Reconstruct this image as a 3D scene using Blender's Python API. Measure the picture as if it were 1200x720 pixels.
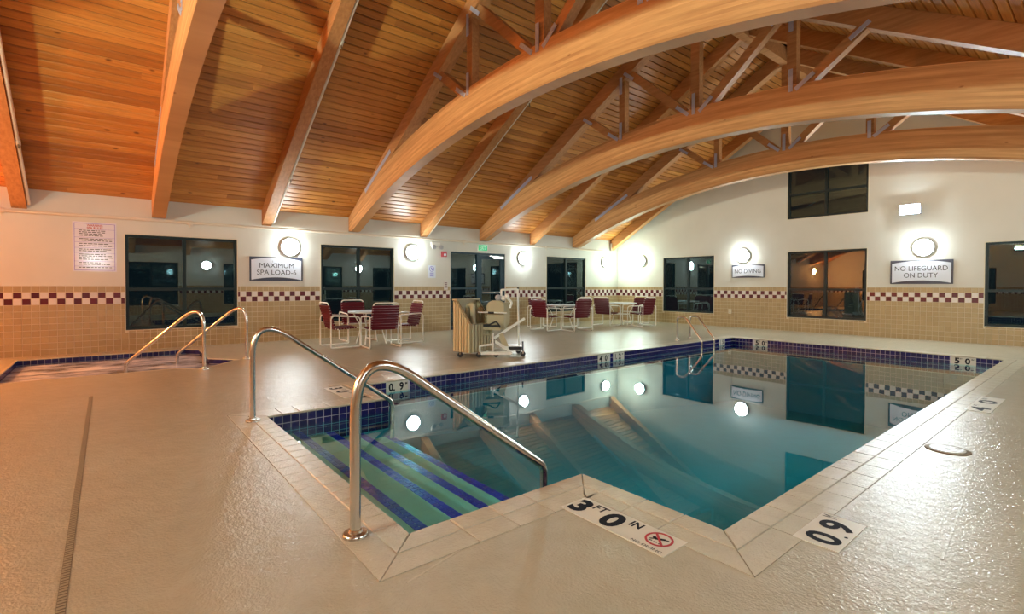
import bpy, bmesh, math, random
from mathutils import Vector, Matrix
from mathutils.geometry import tessellate_polygon

for o in list(bpy.data.objects):
    bpy.data.objects.remove(o)
SC = bpy.context.scene
COL = SC.collection
random.seed(7)
PI = math.pi

# ------------------------------------------------------------------ camera
H = 1.2286
FOC, CX, CY = 583.6, 600.0, 344.16
YAW, PIT, ROL = 0.8878, -0.01586, 0.00226
fw = Vector((-math.sin(YAW)*math.cos(PIT), math.cos(YAW)*math.cos(PIT), math.sin(PIT)))
r0 = Vector((math.cos(YAW), math.sin(YAW), 0)); u0 = r0.cross(fw)
rt = math.cos(ROL)*r0 + math.sin(ROL)*u0
up = -math.sin(ROL)*r0 + math.cos(ROL)*u0
cam = bpy.data.cameras.new('camera'); camo = bpy.data.objects.new('camera', cam)
COL.objects.link(camo)
camo.matrix_world = Matrix(((rt.x, up.x, -fw.x, 0), (rt.y, up.y, -fw.y, 0), (rt.z, up.z, -fw.z, H), (0, 0, 0, 1)))
cam.sensor_width = 36; cam.sensor_fit = 'HORIZONTAL'
cam.lens = FOC*36/1200
cam.shift_y = -(360-CY)/1200
cam.clip_start = 0.05; cam.clip_end = 200
SC.camera = camo

# ------------------------------------------------------------------ world, exposure
W = bpy.data.worlds.new('night'); SC.world = W; W.use_nodes = True
W.node_tree.nodes['Background'].inputs[0].default_value = (0.0018, 0.0035, 0.0045, 1)
W.node_tree.nodes['Background'].inputs[1].default_value = 1.0
vs = SC.view_settings
vs.view_transform = 'Standard'; vs.look = 'None'; vs.exposure = 1.28; vs.gamma = 1.0
vs.use_curve_mapping = False
SC.cycles.use_denoising = True
SC.cycles.max_bounces = 10; SC.cycles.diffuse_bounces = 4; SC.cycles.glossy_bounces = 5
SC.cycles.transparent_max_bounces = 12
SC.cycles.sample_clamp_indirect = 6.0
SC.cycles.sample_clamp_direct = 0.0
SC.cycles.caustics_reflective = False
SC.cycles.caustics_refractive = False

L_SCONCE = 54.0      # radiance of the cool wall lamps
L_WARM = 500.0       # radiance of the warm wall lamps behind the camera
L_FLOOD = 300.0      # radiance of the two flood lamps

# ------------------------------------------------------------------ room numbers
XL, XR = -11.72, 1.72
YB, YN = 14.54, -5.35
XM = (XL+XR)/2
ZE, SL = 2.84, 0.583
WT = -0.14           # water level
def zceil(x):
    return ZE + SL*(min(x-XL, XR-x))
TRUSS = [0.78-3.825, 0.78, 4.60, 8.43, 12.25]
RAFT = [-4.96, -1.13, 2.69, 6.51, 10.34, 14.2]

def px(P):
    v = Vector(P)-Vector((0, 0, H)); d = v.dot(fw)
    if d < 0.1: return None
    return (CX+FOC*v.dot(rt)/d, CY-FOC*v.dot(up)/d, d)
def shows(P, m=20):
    q = px(P)
    return q is not None and -m < q[0] < 1200+m and -m < q[1] < 720+m

# ------------------------------------------------------------------ materials
def nt(name):
    m = bpy.data.materials.new(name); m.use_nodes = True
    t = m.node_tree; b = t.nodes['Principled BSDF']
    return m, t, b
def rgb(c): return (c[0], c[1], c[2], 1)
def simple(name, c, rough=0.5, metal=0.0, spec=0.5, coat=0.0):
    m, t, b = nt(name)
    b.inputs['Base Color'].default_value = rgb(c); b.inputs['Roughness'].default_value = rough
    b.inputs['Metallic'].default_value = metal; b.inputs['Specular IOR Level'].default_value = spec
    b.inputs['Coat Weight'].default_value = coat; b.inputs['Coat Roughness'].default_value = 0.08
    return m
def coords(t, scale=(1, 1, 1), space='Object'):
    tc = t.nodes.new('ShaderNodeTexCoord'); mp = t.nodes.new('ShaderNodeMapping')
    mp.inputs['Scale'].default_value = scale
    t.links.new(tc.outputs[space], mp.inputs[0]); return mp.outputs[0]
def noise(t, vec, scale, detail=3, rough=0.5):
    n = t.nodes.new('ShaderNodeTexNoise'); n.inputs['Scale'].default_value = scale
    n.inputs['Detail'].default_value = detail; n.inputs['Roughness'].default_value = rough
    if vec is not None: t.links.new(vec, n.inputs['Vector'])
    return n.outputs[0]
def ramp(t, fac, stops):
    r = t.nodes.new('ShaderNodeValToRGB'); e = r.color_ramp.elements
    while len(e) < len(stops): e.new(0.5)
    for k, (p, c) in enumerate(stops):
        e[k].position = p; e[k].color = rgb(c) if len(c) == 3 else c
    t.links.new(fac, r.inputs[0]); return r.outputs[0]
def mixc(t, a, b, fac, mode='MIX'):
    m = t.nodes.new('ShaderNodeMix'); m.data_type = 'RGBA'; m.blend_type = mode
    for s, v in ((6, a), (7, b)):
        if isinstance(v, (tuple, list)): m.inputs[s].default_value = rgb(v)
        else: t.links.new(v, m.inputs[s])
    if isinstance(fac, (int, float)): m.inputs[0].default_value = fac
    else: t.links.new(fac, m.inputs[0])
    return m.outputs[2]
def bump(t, b, h, strength=0.2, dist=0.01):
    n = t.nodes.new('ShaderNodeBump'); n.inputs['Strength'].default_value = strength
    n.inputs['Distance'].default_value = dist
    t.links.new(h, n.inputs['Height']); t.links.new(n.outputs[0], b.inputs['Normal'])
def rnd(t):
    """a number that differs from piece to piece"""
    g = t.nodes.new('ShaderNodeNewGeometry'); o = t.nodes.new('ShaderNodeObjectInfo')
    a = t.nodes.new('ShaderNodeMath'); a.operation = 'ADD'
    t.links.new(g.outputs['Random Per Island'], a.inputs[0]); t.links.new(o.outputs['Random'], a.inputs[1])
    f = t.nodes.new('ShaderNodeMath'); f.operation = 'FRACT'; t.links.new(a.outputs[0], f.inputs[0])
    return f.outputs[0]

def paint_mat():
    m, t, b = nt('cream_wall_paint')
    v = coords(t)
    c = ramp(t, noise(t, v, 1.3, 4), [(0.3, (0.61, 0.59, 0.53)), (0.75, (0.66, 0.64, 0.58))])
    t.links.new(c, b.inputs['Base Color']); b.inputs['Roughness'].default_value = 0.55
    b.inputs['Specular IOR Level'].default_value = 0.25
    bump(t, b, noise(t, v, 90, 2), 0.12, 0.004)
    return m
def tile_mat(name, lo, hi, rough=0.28, spec=0.32):
    m, t, b = nt(name)
    r = rnd(t)
    c = ramp(t, r, [(0.0, lo), (1.0, hi)])
    n = noise(t, coords(t), 25, 2)
    c2 = mixc(t, c, [x*0.8 for x in lo], n, 'MIX')
    mx = t.nodes.new('ShaderNodeMix'); mx.data_type = 'RGBA'
    t.links.new(c, mx.inputs[6]); t.links.new(c2, mx.inputs[7]); mx.inputs[0].default_value = 0.4
    t.links.new(mx.outputs[2], b.inputs['Base Color'])
    b.inputs['Roughness'].default_value = rough; b.inputs['Specular IOR Level'].default_value = spec
    return m
def plank_mat():
    m, t, b = nt('knotty_pine_planks')
    v = coords(t, (14, 0.9, 14)); r = rnd(t)
    addv = t.nodes.new('ShaderNodeVectorMath'); addv.operation = 'ADD'
    cx = t.nodes.new('ShaderNodeCombineXYZ'); ml = t.nodes.new('ShaderNodeMath'); ml.operation = 'MULTIPLY'
    ml.inputs[1].default_value = 40; t.links.new(r, ml.inputs[0]); t.links.new(ml.outputs[0], cx.inputs[1])
    t.links.new(ml.outputs[0], cx.inputs[0])
    t.links.new(v, addv.inputs[0]); t.links.new(cx.outputs[0], addv.inputs[1])
    g = noise(t, addv.outputs[0], 2.2, 6, 0.62)
    base = ramp(t, r, [(0.0, (0.37, 0.130, 0.024)), (0.3, (0.49, 0.186, 0.034)), (0.85, (0.58, 0.232, 0.044)), (1.0, (0.68, 0.31, 0.072))])
    grain = ramp(t, g, [(0.3, (0.62, 0.55, 0.46)), (0.62, (1, 1, 1))])
    c = mixc(t, base, grain, 0.75, 'MULTIPLY')
    vk = coords(t, (1, 0.55, 1))
    ad2 = t.nodes.new('ShaderNodeVectorMath'); ad2.operation = 'ADD'
    t.links.new(vk, ad2.inputs[0]); t.links.new(cx.outputs[0], ad2.inputs[1])
    vo = t.nodes.new('ShaderNodeTexVoronoi'); vo.inputs['Scale'].default_value = 3.6; t.links.new(ad2.outputs[0], vo.inputs['Vector'])
    k = ramp(t, vo.outputs['Distance'], [(0.045, (0.2, 0.12, 0.08)), (0.10, (1, 1, 1))])
    c = mixc(t, c, k, 0.85, 'MULTIPLY')
    t.links.new(c, b.inputs['Base Color']); b.inputs['Roughness'].default_value = 0.42
    bump(t, b, g, 0.12, 0.004)
    return m
def beam_mat(name, a, c2, lam=0.0):
    """laminated timber; the glue lines of a curved beam follow its arc (lam = arc radius)"""
    m, t, b = nt(name)
    if lam:
        tc = t.nodes.new('ShaderNodeTexCoord'); s = t.nodes.new('ShaderNodeSeparateXYZ')
        t.links.new(tc.outputs['Object'], s.inputs[0])
        def M(op, x, y):
            n = t.nodes.new('ShaderNodeMath'); n.operation = op
            for i, q in enumerate((x, y)):
                if isinstance(q, (int, float)): n.inputs[i].default_value = q
                else: t.links.new(q, n.inputs[i])
            return n.outputs[0]
        xx = M('SUBTRACT', s.outputs[0], XM); x2 = M('MULTIPLY', xx, xx)
        dz = M('MULTIPLY', x2, 1/(2*lam)); zz = M('ADD', s.outputs[2], dz)
        ly = M('MULTIPLY', zz, 1/0.042); fl = M('FLOOR', ly, 0)
        cb = t.nodes.new('ShaderNodeCombineXYZ')
        t.links.new(M('MULTIPLY', s.outputs[0], 0.7), cb.inputs[0]); t.links.new(M('MULTIPLY', fl, 3.7), cb.inputs[1])
        t.links.new(M('MULTIPLY', zz, 9), cb.inputs[2])
        g = noise(t, cb.outputs[0], 1.6, 6, 0.6)
        cb2 = t.nodes.new('ShaderNodeCombineXYZ'); t.links.new(fl, cb2.inputs[0])
        wn = t.nodes.new('ShaderNodeTexWhiteNoise'); t.links.new(cb2.outputs[0], wn.inputs[0])
        tone = ramp(t, wn.outputs[0], [(0, (0.66, 0.58, 0.50)), (1, (1.08, 1.08, 1.08))])
    else:
        v = coords(t, (1.2, 12, 12)); g = noise(t, v, 1.8, 6, 0.6)
        tone = ramp(t, rnd(t), [(0, (0.85, 0.82, 0.8)), (1, (1.05, 1.05, 1.05))])
    c = ramp(t, g, [(0.32, a), (0.68, c2)])
    c = mixc(t, c, tone, 0.8, 'MULTIPLY')
    vo = t.nodes.new('ShaderNodeTexVoronoi'); vo.inputs['Scale'].default_value = 2.6
    t.links.new(coords(t, (0.8, 1, 1.6)), vo.inputs['Vector'])
    k = ramp(t, vo.outputs['Distance'], [(0.03, (0.4, 0.25, 0.15)), (0.075, (1, 1, 1))])
    c = mixc(t, c, k, 0.7, 'MULTIPLY')
    t.links.new(c, b.inputs['Base Color']); b.inputs['Roughness'].default_value = 0.55; b.inputs['Specular IOR Level'].default_value = 0.3
    bump(t, b, g, 0.06, 0.004)
    return m
def deck_mat(name, a, c2, rough=0.3):
    m, t, b = nt(name)
    v = coords(t)
    n1 = noise(t, v, 0.55, 5, 0.6); n2 = noise(t, v, 6, 4, 0.6)
    c = ramp(t, n1, [(0.3, a), (0.7, c2)])
    d = ramp(t, n2, [(0.3, (0.90, 0.89, 0.87)), (0.7, (1.03, 1.03, 1.03))])
    c = mixc(t, c, d, 0.7, 'MULTIPLY')
    t.links.new(c, b.inputs['Base Color'])
    b.inputs['Roughness'].default_value = rough
    b.inputs['Specular IOR Level'].default_value = 0.5
    n3 = noise(t, v, 75, 3); n4 = noise(t, v, 16, 2)
    mx = t.nodes.new('ShaderNodeMath'); mx.operation = 'MULTIPLY_ADD'; mx.inputs[1].default_value = 1.2
    t.links.new(n4, mx.inputs[0]); t.links.new(n3, mx.inputs[2])
    bump(t, b, mx.outputs[0], 0.68, 0.006)
    return m
def schlick(t, f0, normal=None):
    """mirror share of a smooth surface for light met from the air side"""
    g = t.nodes.new('ShaderNodeNewGeometry'); d = t.nodes.new('ShaderNodeVectorMath'); d.operation = 'DOT_PRODUCT'
    t.links.new(g.outputs['Incoming'], d.inputs[0]); t.links.new(g.outputs['Normal'], d.inputs[1])
    def M_(op, x, y):
        n = t.nodes.new('ShaderNodeMath'); n.operation = op
        for i, q in enumerate((x, y)):
            if isinstance(q, (int, float)): n.inputs[i].default_value = q
            else: t.links.new(q, n.inputs[i])
        return n.outputs[0]
    a = M_('ABSOLUTE', d.outputs['Value'], 0); k = M_('POWER', M_('SUBTRACT', 1.0, a), 5.0)
    return M_('ADD', M_('MULTIPLY', k, 1-f0), f0)
def water_mat(name, sig, bumpd=0.004, scale=1.2):
    m = bpy.data.materials.new(name); m.use_nodes = True; t = m.node_tree
    t.nodes.remove(t.nodes['Principled BSDF']); out = t.nodes['Material Output']
    tr = t.nodes.new('ShaderNodeBsdfTransparent'); tr.inputs[0].default_value = (0.45, 0.92, 0.95, 1); gl = t.nodes.new('ShaderNodeBsdfGlossy')
    gl.inputs['Roughness'].default_value = 0.012; gl.inputs['Color'].default_value = (0.97, 1, 1, 1)
    fr = schlick(t, 0.022)
    mx = t.nodes.new('ShaderNodeMixShader')
    bp = t.nodes.new('ShaderNodeBump'); bp.inputs['Strength'].default_value = 0.25; bp.inputs['Distance'].default_value = bumpd
    t.links.new(noise(t, coords(t, (1, 1, 1)), scale, 2), bp.inputs['Height'])
    t.links.new(bp.outputs[0], gl.inputs['Normal'])
    t.links.new(fr, mx.inputs[0]); t.links.new(tr.outputs[0], mx.inputs[1]); t.links.new(gl.outputs[0], mx.inputs[2])
    t.links.new(mx.outputs[0], out.inputs['Surface'])
    va = t.nodes.new('ShaderNodeVolumeAbsorption')
    mxs = max(sig); va.inputs['Density'].default_value = mxs*1.02
    va.inputs['Color'].default_value = tuple(1-s/(mxs*1.02) for s in sig)+(1,)
    t.links.new(va.outputs[0], out.inputs['Volume'])
    return m
def glass_mat():
    m = bpy.data.materials.new('dark_window_glass'); m.use_nodes = True; t = m.node_tree
    t.nodes.remove(t.nodes['Principled BSDF']); out = t.nodes['Material Output']
    tr = t.nodes.new('ShaderNodeBsdfTransparent'); tr.inputs[0].default_value = (0.75, 0.85, 0.85, 1)
    gl = t.nodes.new('ShaderNodeBsdfGlossy'); gl.inputs['Roughness'].default_value = 0.0
    gl.inputs['Color'].default_value = (0.8, 0.95, 0.97, 1)
    fr = schlick(t, 0.085)
    mx = t.nodes.new('ShaderNodeMixShader')
    t.links.new(fr, mx.inputs[0]); t.links.new(tr.outputs[0], mx.inputs[1]); t.links.new(gl.outputs[0], mx.inputs[2])
    t.links.new(mx.outputs[0], out.inputs['Surface'])
    return m
def emit(name, c, s):
    m = bpy.data.materials.new(name); m.use_nodes = True; t = m.node_tree
    t.nodes.remove(t.nodes['Principled BSDF']); e = t.nodes.new('ShaderNodeEmission')
    e.inputs[0].default_value = rgb(c); e.inputs[1].default_value = s
    t.links.new(e.outputs[0], t.nodes['Material Output'].inputs[0]); return m
def foam_mat():
    m, t, b = nt('bubbling_spa_water')
    v = coords(t, (1.0, 0.45, 1))
    n = noise(t, v, 4.5, 6, 0.6)
    c = ramp(t, n, [(0.36, (0.10, 0.11, 0.14)), (0.5, (0.40, 0.43, 0.55)), (0.66, (0.80, 0.84, 0.95))])
    t.links.new(c, b.inputs['Base Color']); b.inputs['Roughness'].default_value = 0.25
    bump(t, b, n, 0.6, 0.05); return m

M = {}
M['paint'] = paint_mat()
M['tile'] = tile_mat('beige_ceramic_tile', (0.40, 0.29, 0.15), (0.47, 0.35, 0.19))
M['maroon'] = tile_mat('maroon_ceramic_tile', (0.085, 0.004, 0.010), (0.125, 0.007, 0.016))
M['white'] = tile_mat('off_white_ceramic_tile', (0.66, 0.60, 0.57), (0.76, 0.70, 0.66))
M['navy'] = tile_mat('navy_pool_tile', (0.007, 0.007, 0.07), (0.014, 0.013, 0.13), 0.25)
M['nosing'] = tile_mat('blue_step_tile', (0.008, 0.012, 0.40), (0.015, 0.02, 0.62), 0.3)
M['grout'] = simple('pale_grout', (0.66, 0.56, 0.40), 0.8)
M['pgrout'] = simple('white_pool_grout', (0.62, 0.60, 0.66), 0.7)
M['plank'] = plank_mat()
M['arch'] = beam_mat('curved_glulam', (0.46, 0.215, 0.076), (0.67, 0.36, 0.145), 16.0)
M['timber'] = beam_mat('sawn_timber', (0.40, 0.170, 0.058), (0.56, 0.265, 0.098))
M['roof'] = simple('dark_roof_board', (0.05, 0.025, 0.01), 0.8)
M['deck'] = deck_mat('coated_concrete_deck', (0.405, 0.362, 0.265), (0.46, 0.415, 0.312), 0.24)
M['coping'] = deck_mat('pale_coping_tile', (0.475, 0.425, 0.315), (0.53, 0.475, 0.36), 0.26)
M['poolpaint'] = deck_mat('teal_pool_paint', (0.003, 0.27, 0.365), (0.006, 0.335, 0.43), 0.7)
M['plaster'] = deck_mat('pool_plaster', (0.64, 0.58, 0.48), (0.82, 0.75, 0.63), 0.7)
M['water'] = water_mat('clear_pool_water', (0.16, 0.03, 0.025))
M['foam'] = foam_mat()
M['glass'] = glass_mat()
M['frame'] = simple('dark_green_window_frame', (0.008, 0.019, 0.021), 0.4, 0, 0.25)
M['doorframe'] = simple('blue_green_door_frame', (0.008, 0.034, 0.052), 0.4, 0, 0.25)
M['steel'] = simple('stainless_steel', (0.62, 0.60, 0.56), 0.2, 1.0)
M['strap'] = simple('galvanised_strap', (0.50, 0.52, 0.66), 0.4, 0.45)
M['white_metal'] = simple('white_powder_coat', (0.80, 0.78, 0.72), 0.35)
M['strapvinyl'] = simple('maroon_vinyl', (0.10, 0.004, 0.012), 0.5, 0, 0.25)
M['tabletop'] = simple('pale_table_top', (0.70, 0.74, 0.78), 0.25)
M['pipe'] = simple('cream_painted_pipe', (0.70, 0.62, 0.50), 0.45)
M['sign_dark'] = simple('slate_sign_frame', (0.045, 0.05, 0.085), 0.4)
M['sign_white'] = simple('white_sign_board', (0.66, 0.70, 0.80), 0.4)
M['sign_paper'] = simple('pale_lilac_sign', (0.72, 0.71, 0.82), 0.12)
M['ink'] = simple('black_lettering', (0.006, 0.007, 0.014), 0.7, 0, 0.15)
M['inkgrey'] = simple('slate_lettering', (0.03, 0.033, 0.05), 0.6, 0, 0.2)
M['red'] = simple('red_lettering', (0.42, 0.018, 0.03), 0.45)
M['purple'] = simple('violet_print', (0.16, 0.12, 0.55), 0.45)
M['marker'] = simple('white_depth_tile', (0.66, 0.63, 0.54), 0.35)
M['beige_plastic'] = simple('beige_plastic', (0.46, 0.39, 0.235), 0.45)
M['dark_beige'] = simple('dark_brown_liner_fabric', (0.16, 0.10, 0.05), 0.8)  # plain dark brown, floor of the ballast box
M['dark_beige2'] = simple('brown_beige_plastic', (0.24, 0.19, 0.105), 0.6)
M['black'] = simple('black_rubber', (0.015, 0.015, 0.017), 0.5)
M['lamp_ring'] = simple('grey_lamp_ring', (0.42, 0.42, 0.44), 0.5)
M['lamp'] = emit('lit_diffuser', (0.86, 1.0, 1.0), L_SCONCE)
M['lamp_green'] = emit('lit_greenish_diffuser', (0.74, 1.0, 0.86), L_SCONCE)
M['lamp_warm'] = emit('lit_warm_diffuser', (1.0, 0.34, 0.09), L_WARM)
M['flood'] = emit('lit_flood_lens', (0.78, 0.95, 1.0), L_FLOOD)
M['flood_up'] = emit('lit_uplight_lens', (0.80, 1.0, 0.86), L_FLOOD*5.5)
M['exit'] = emit('lit_green_exit', (0.02, 0.55, 0.22), 0.45)
M['pullred'] = simple('red_alarm_box', (0.45, 0.02, 0.03), 0.35)
M['drain'] = simple('dark_drain', (0.15, 0.115, 0.075), 0.8, 0, 0.2)
M['bronze'] = simple('brown_drain_ring', (0.17, 0.12, 0.07), 0.8, 0, 0.1)
M['ivory'] = simple('ivory_plate', (0.66, 0.60, 0.45), 0.4)

# ------------------------------------------------------------------ mesh helpers
class MB:
    def __init__(s): s.v = []; s.f = []; s.mi = []; s.cur = 0
    def face(s, *ix): s.f.append(ix); s.mi.append(s.cur)
    def box(s, a, b):
        (x0, y0, z0), (x1, y1, z1) = a, b; n = len(s.v)
        s.v += [(x0, y0, z0), (x1, y0, z0), (x1, y1, z0), (x0, y1, z0), (x0, y0, z1), (x1, y0, z1), (x1, y1, z1), (x0, y1, z1)]
        for f in ((0, 3, 2, 1), (4, 5, 6, 7), (0, 1, 5, 4), (1, 2, 6, 5), (2, 3, 7, 6), (3, 0, 4, 7)): s.face(*[n+i for i in f])
        return s
    def hexa(s, pts):
        n = len(s.v); s.v += [tuple(p) for p in pts]
        for f in ((0, 3, 2, 1), (4, 5, 6, 7), (0, 1, 5, 4), (1, 2, 6, 5), (2, 3, 7, 6), (3, 0, 4, 7)): s.face(*[n+i for i in f])
        return s
    def bar(s, p, q, w, d, side=(0, 1, 0)):
        """a beam from p to q, d thick along side, w across"""
        p, q = Vector(p), Vector(q); t = (q-p).normalized(); sd = Vector(side); c = t.cross(sd).normalized()
        sd = c.cross(t).normalized()
        P = []
        for e in (p, q):
            for a, b in ((-1, -1), (1, -1), (1, 1), (-1, 1)): P.append(e+c*a*w/2+sd*b*d/2)
        return s.hexa(P)
    def tube(s, path, r, n=10, closed=False):
        path = [Vector(p) for p in path]; k = len(path); st = len(s.v)
        T = []
        for i in range(k):
            a = path[i-1] if (i or closed) else path[0]; b = path[(i+1) % k] if (i < k-1 or closed) else path[-1]
            T.append((b-a).normalized())
        ref = Vector((0, 0, 1)) if abs(T[0].z) < 0.9 else Vector((1, 0, 0))
        nrm = (ref-T[0]*ref.dot(T[0])).normalized()
        for i in range(k):
            nrm = (nrm-T[i]*nrm.dot(T[i])).normalized(); bn = T[i].cross(nrm)
            for j in range(n):
                a = 2*PI*j/n; s.v.append(tuple(path[i]+nrm*math.cos(a)*r+bn*math.sin(a)*r))
        for i in range(k if closed else k-1):
            i2 = (i+1) % k
            for j in range(n):
                j2 = (j+1) % n
                s.face(st+i*n+j, st+i*n+j2, st+i2*n+j2, st+i2*n+j)
        if not closed:
            s.face(*[st+j for j in range(n)][::-1]); s.face(*[st+(k-1)*n+j for j in range(n)])
        return s
    def lathe(s, prof, n=28, c=(0, 0, 0), ax='z'):
        st = len(s.v)
        for (r, z) in prof:
            for j in range(n):
                a = 2*PI*j/n; x, y = r*math.cos(a), r*math.sin(a)
                p = (x, y, z) if ax == 'z' else ((x, z, y) if ax == 'y' else (z, x, y))
                s.v.append((p[0]+c[0], p[1]+c[1], p[2]+c[2]))
        for i in range(len(prof)-1):
            for j in range(n):
                j2 = (j+1) % n; s.face(st+i*n+j, st+i*n+j2, st+(i+1)*n+j2, st+(i+1)*n+j)
        s.face(*[st+j for j in range(n)][::-1]); s.face(*[st+(len(prof)-1)*n+j for j in range(n)])
        return s
    def prism(s, poly, holes, fa, fb):
        """poly (2d) with holes; fa / fb place a 2d point on the front / the back face"""
        loops = [poly]+list(holes); flat = [p for l in loops for p in l]
        tris = tessellate_polygon([[Vector((p[0], p[1], 0)) for p in l] for l in loops])
        n = len(s.v); m = len(flat)
        s.v += [tuple(fa(p)) for p in flat]+[tuple(fb(p)) for p in flat]
        for t in tris: s.face(*[n+i for i in t]); s.face(*[n+m+i for i in t[::-1]])
        o = 0
        for l in loops:
            for i in range(len(l)):
                a, b = o+i, o+(i+1) % len(l); s.face(n+a, n+b, n+m+b, n+m+a)
            o += len(l)
        return s
    def add(s, me, mat=Matrix.Identity(4)):
        n = len(s.v); s.v += [tuple(mat @ v.co) for v in me.vertices]
        for p in me.polygons: s.face(*[n+i for i in p.vertices])
        return s
    def mesh(s, name, mats, smooth=False, fix=True):
        me = bpy.data.meshes.new(name); me.from_pydata(s.v, [], s.f)
        if not isinstance(mats, (list, tuple)): mats = [mats]
        for m in mats: me.materials.append(m)
        if len(mats) > 1: me.polygons.foreach_set('material_index', s.mi)
        if fix:
            bm = bmesh.new(); bm.from_mesh(me); bmesh.ops.recalc_face_normals(bm, faces=bm.faces); bm.to_mesh(me); bm.free()
        if smooth:
            me.polygons.foreach_set('use_smooth', [True]*len(me.polygons))
            try: me.set_sharp_from_angle(angle=math.radians(40))
            except Exception: pass
        me.update(); return me
    def build(s, name, mats, parent=None, smooth=False, fix=True):
        return link(name, s.mesh(name, mats, smooth, fix), parent)

def link(name, me, parent=None, loc=None):
    o = bpy.data.objects.new(name, me); COL.objects.link(o)
    if parent: o.parent = parent
    if loc is not None: o.location = loc
    return o
def tag(o, label=None, cat=None, group=None, kind=None):
    if label: o['label'] = label
    if cat: o['category'] = cat
    if group: o['group'] = group
    if kind: o['kind'] = kind
    return o
def thing(name, label, cat, loc=(0, 0, 0), rz=0, group=None, mat=None):
    o = bpy.data.objects.new(name, None); COL.objects.link(o); o.empty_display_size = 0.1
    if mat is not None: o.matrix_world = mat
    else: o.location = loc; o.rotation_euler = (0, 0, rz)
    return tag(o, label, cat, group)
def copy_tree(o, parent=None):
    c = o.copy(); COL.objects.link(c); c.parent = parent
    for ch in [x for x in bpy.data.objects if x.parent == o]: copy_tree(ch, c)
    return c
def frame(x, y, z, o):
    return Matrix(((x[0], y[0], z[0], o[0]), (x[1], y[1], z[1], o[1]), (x[2], y[2], z[2], o[2]), (0, 0, 0, 1)))
def on_left(y, z, off=0.0): return frame((0, 1, 0), (0, 0, 1), (1, 0, 0), (XL+off, y, z))
def on_back(x, z, off=0.0): return frame((1, 0, 0), (0, 0, 1), (0, -1, 0), (x, YB-off, z))
def on_right(y, z, off=0.0): return frame((0, -1, 0), (0, 0, 1), (-1, 0, 0), (XR-off, y, z))
def on_near(x, z, off=0.0): return frame((-1, 0, 0), (0, 0, 1), (0, 1, 0), (x, YN+off, z))
def fillet(pts, r, n=6):
    """round the inner corners of a polyline"""
    pts = [Vector(p) for p in pts]; out = [pts[0]]
    for i in range(1, len(pts)-1):
        a, b, c = pts[i-1], pts[i], pts[i+1]; ri = r[i-1] if isinstance(r, (list, tuple)) else r
        d1, d2 = (a-b).normalized(), (c-b).normalized()
        ang = d1.angle(d2); tl = min(ri/math.tan(ang/2), (a-b).length*0.49, (c-b).length*0.49)
        p, q = b+d1*tl, b+d2*tl
        for k in range(n+1):
            t = k/n; out.append((1-t)**2*p+2*t*(1-t)*b+t*t*q)
    out.append(pts[-1]); return out
def rect(u0, v0, u1, v1): return [(u0, v0), (u1, v0), (u1, v1), (u0, v1)]

def text_me(body, width=None, height=None, bold=0.0, thick=0.0, space=1.0, mono=False):
    """built-in lettering as a mesh, centred on the origin and fitted to width x height"""
    cu = bpy.data.curves.new('lettering', 'FONT'); cu.body = body; cu.size = 1; cu.offset = bold; cu.extrude = 0.0
    cu.align_x = 'CENTER'; cu.space_character = space; cu.resolution_u = 4; cu.space_line = 0.9
    ob = bpy.data.objects.new('lettering', cu); COL.objects.link(ob)
    dg = bpy.context.evaluated_depsgraph_get(); dg.update()
    me = bpy.data.meshes.new_from_object(ob.evaluated_get(dg)); bpy.data.objects.remove(ob)
    xs = [v.co.x for v in me.vertices]; ys = [v.co.y for v in me.vertices]
    cx, cy = (min(xs)+max(xs))/2, (min(ys)+max(ys))/2; w, h = max(xs)-min(xs), max(ys)-min(ys)
    sx = width/w if width else height/h; sy = height/h if height else sx
    for v in me.vertices: v.co = Vector(((v.co.x-cx)*sx, (v.co.y-cy)*sy, 0))
    return me
def letters(parent, body, x, y, z, mat, width=None, height=None, bold=0.0, space=1.0, name='lettering', rot=0.0):
    me = text_me(body, width, height, bold, 0, space)
    b = MB().add(me, Matrix.Translation((x, y, z)) @ Matrix.Rotation(rot, 4, 'Z'))
    o = b.build(name, mat, parent, fix=False); return o

# ================================================================== STRUCTURE
# openings: (u0, z0, u1, z1)
LEFT = dict(w1=(0.27, 0.38, 2.12, 2.17), w2=(3.84, 0.38, 5.66, 2.17), d=(7.35, 0.0, 9.27, 2.17), w3=(10.96, 0.38, 12.79, 2.17))
BACK = dict(w4=(-9.80, 0.38, -7.99, 2.17), w5=(-5.86, 0.38, -4.01, 2.17), w6=(-1.88, 0.38, -0.05, 2.17), w7=(-5.87, 3.06, -4.0, 4.62))
RIGHT = dict(w8=(0.50, 0.38, 2.35, 2.17), w9=(4.03, 0.38, 5.85, 2.17), w10=(7.53, 0.38, 9.36, 2.17), w11=(11.0, 0.38, 12.8, 2.17))
NEAR = dict(w12=(-9.75, 0.38, -7.95, 2.17), w13=(-5.9, 0.38, -4.05, 2.17))
TH = 0.16
def wall(name, outline, opens, fa, fb, label):
    holes = []
    for k, o in opens.items():
        if o[1] > 0.01: holes.append(rect(*o))
    out = list(outline)
    for k, o in opens.items():
        if o[1] <= 0.01:     # a door: notch in the bottom edge (first edge of the outline, left to right)
            out = [out[0], (o[0], 0), (o[0], o[3]), (o[2], o[3]), (o[2], 0)]+out[1:]
    w = MB().prism(out, holes, fa, fb).build(name, M['paint'])
    tag(w, label, 'wall', kind='structure'); return w
wl = wall('wall_left', [(YN-TH, 0), (YB+TH, 0), (YB+TH, zceil(XL)+0.02), (YN-TH, zceil(XL)+0.02)], LEFT,
          lambda p: (XL, p[0], p[1]), lambda p: (XL-TH, p[0], p[1]), 'long cream left wall with beige tiled wainscot and checkered band')
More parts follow.
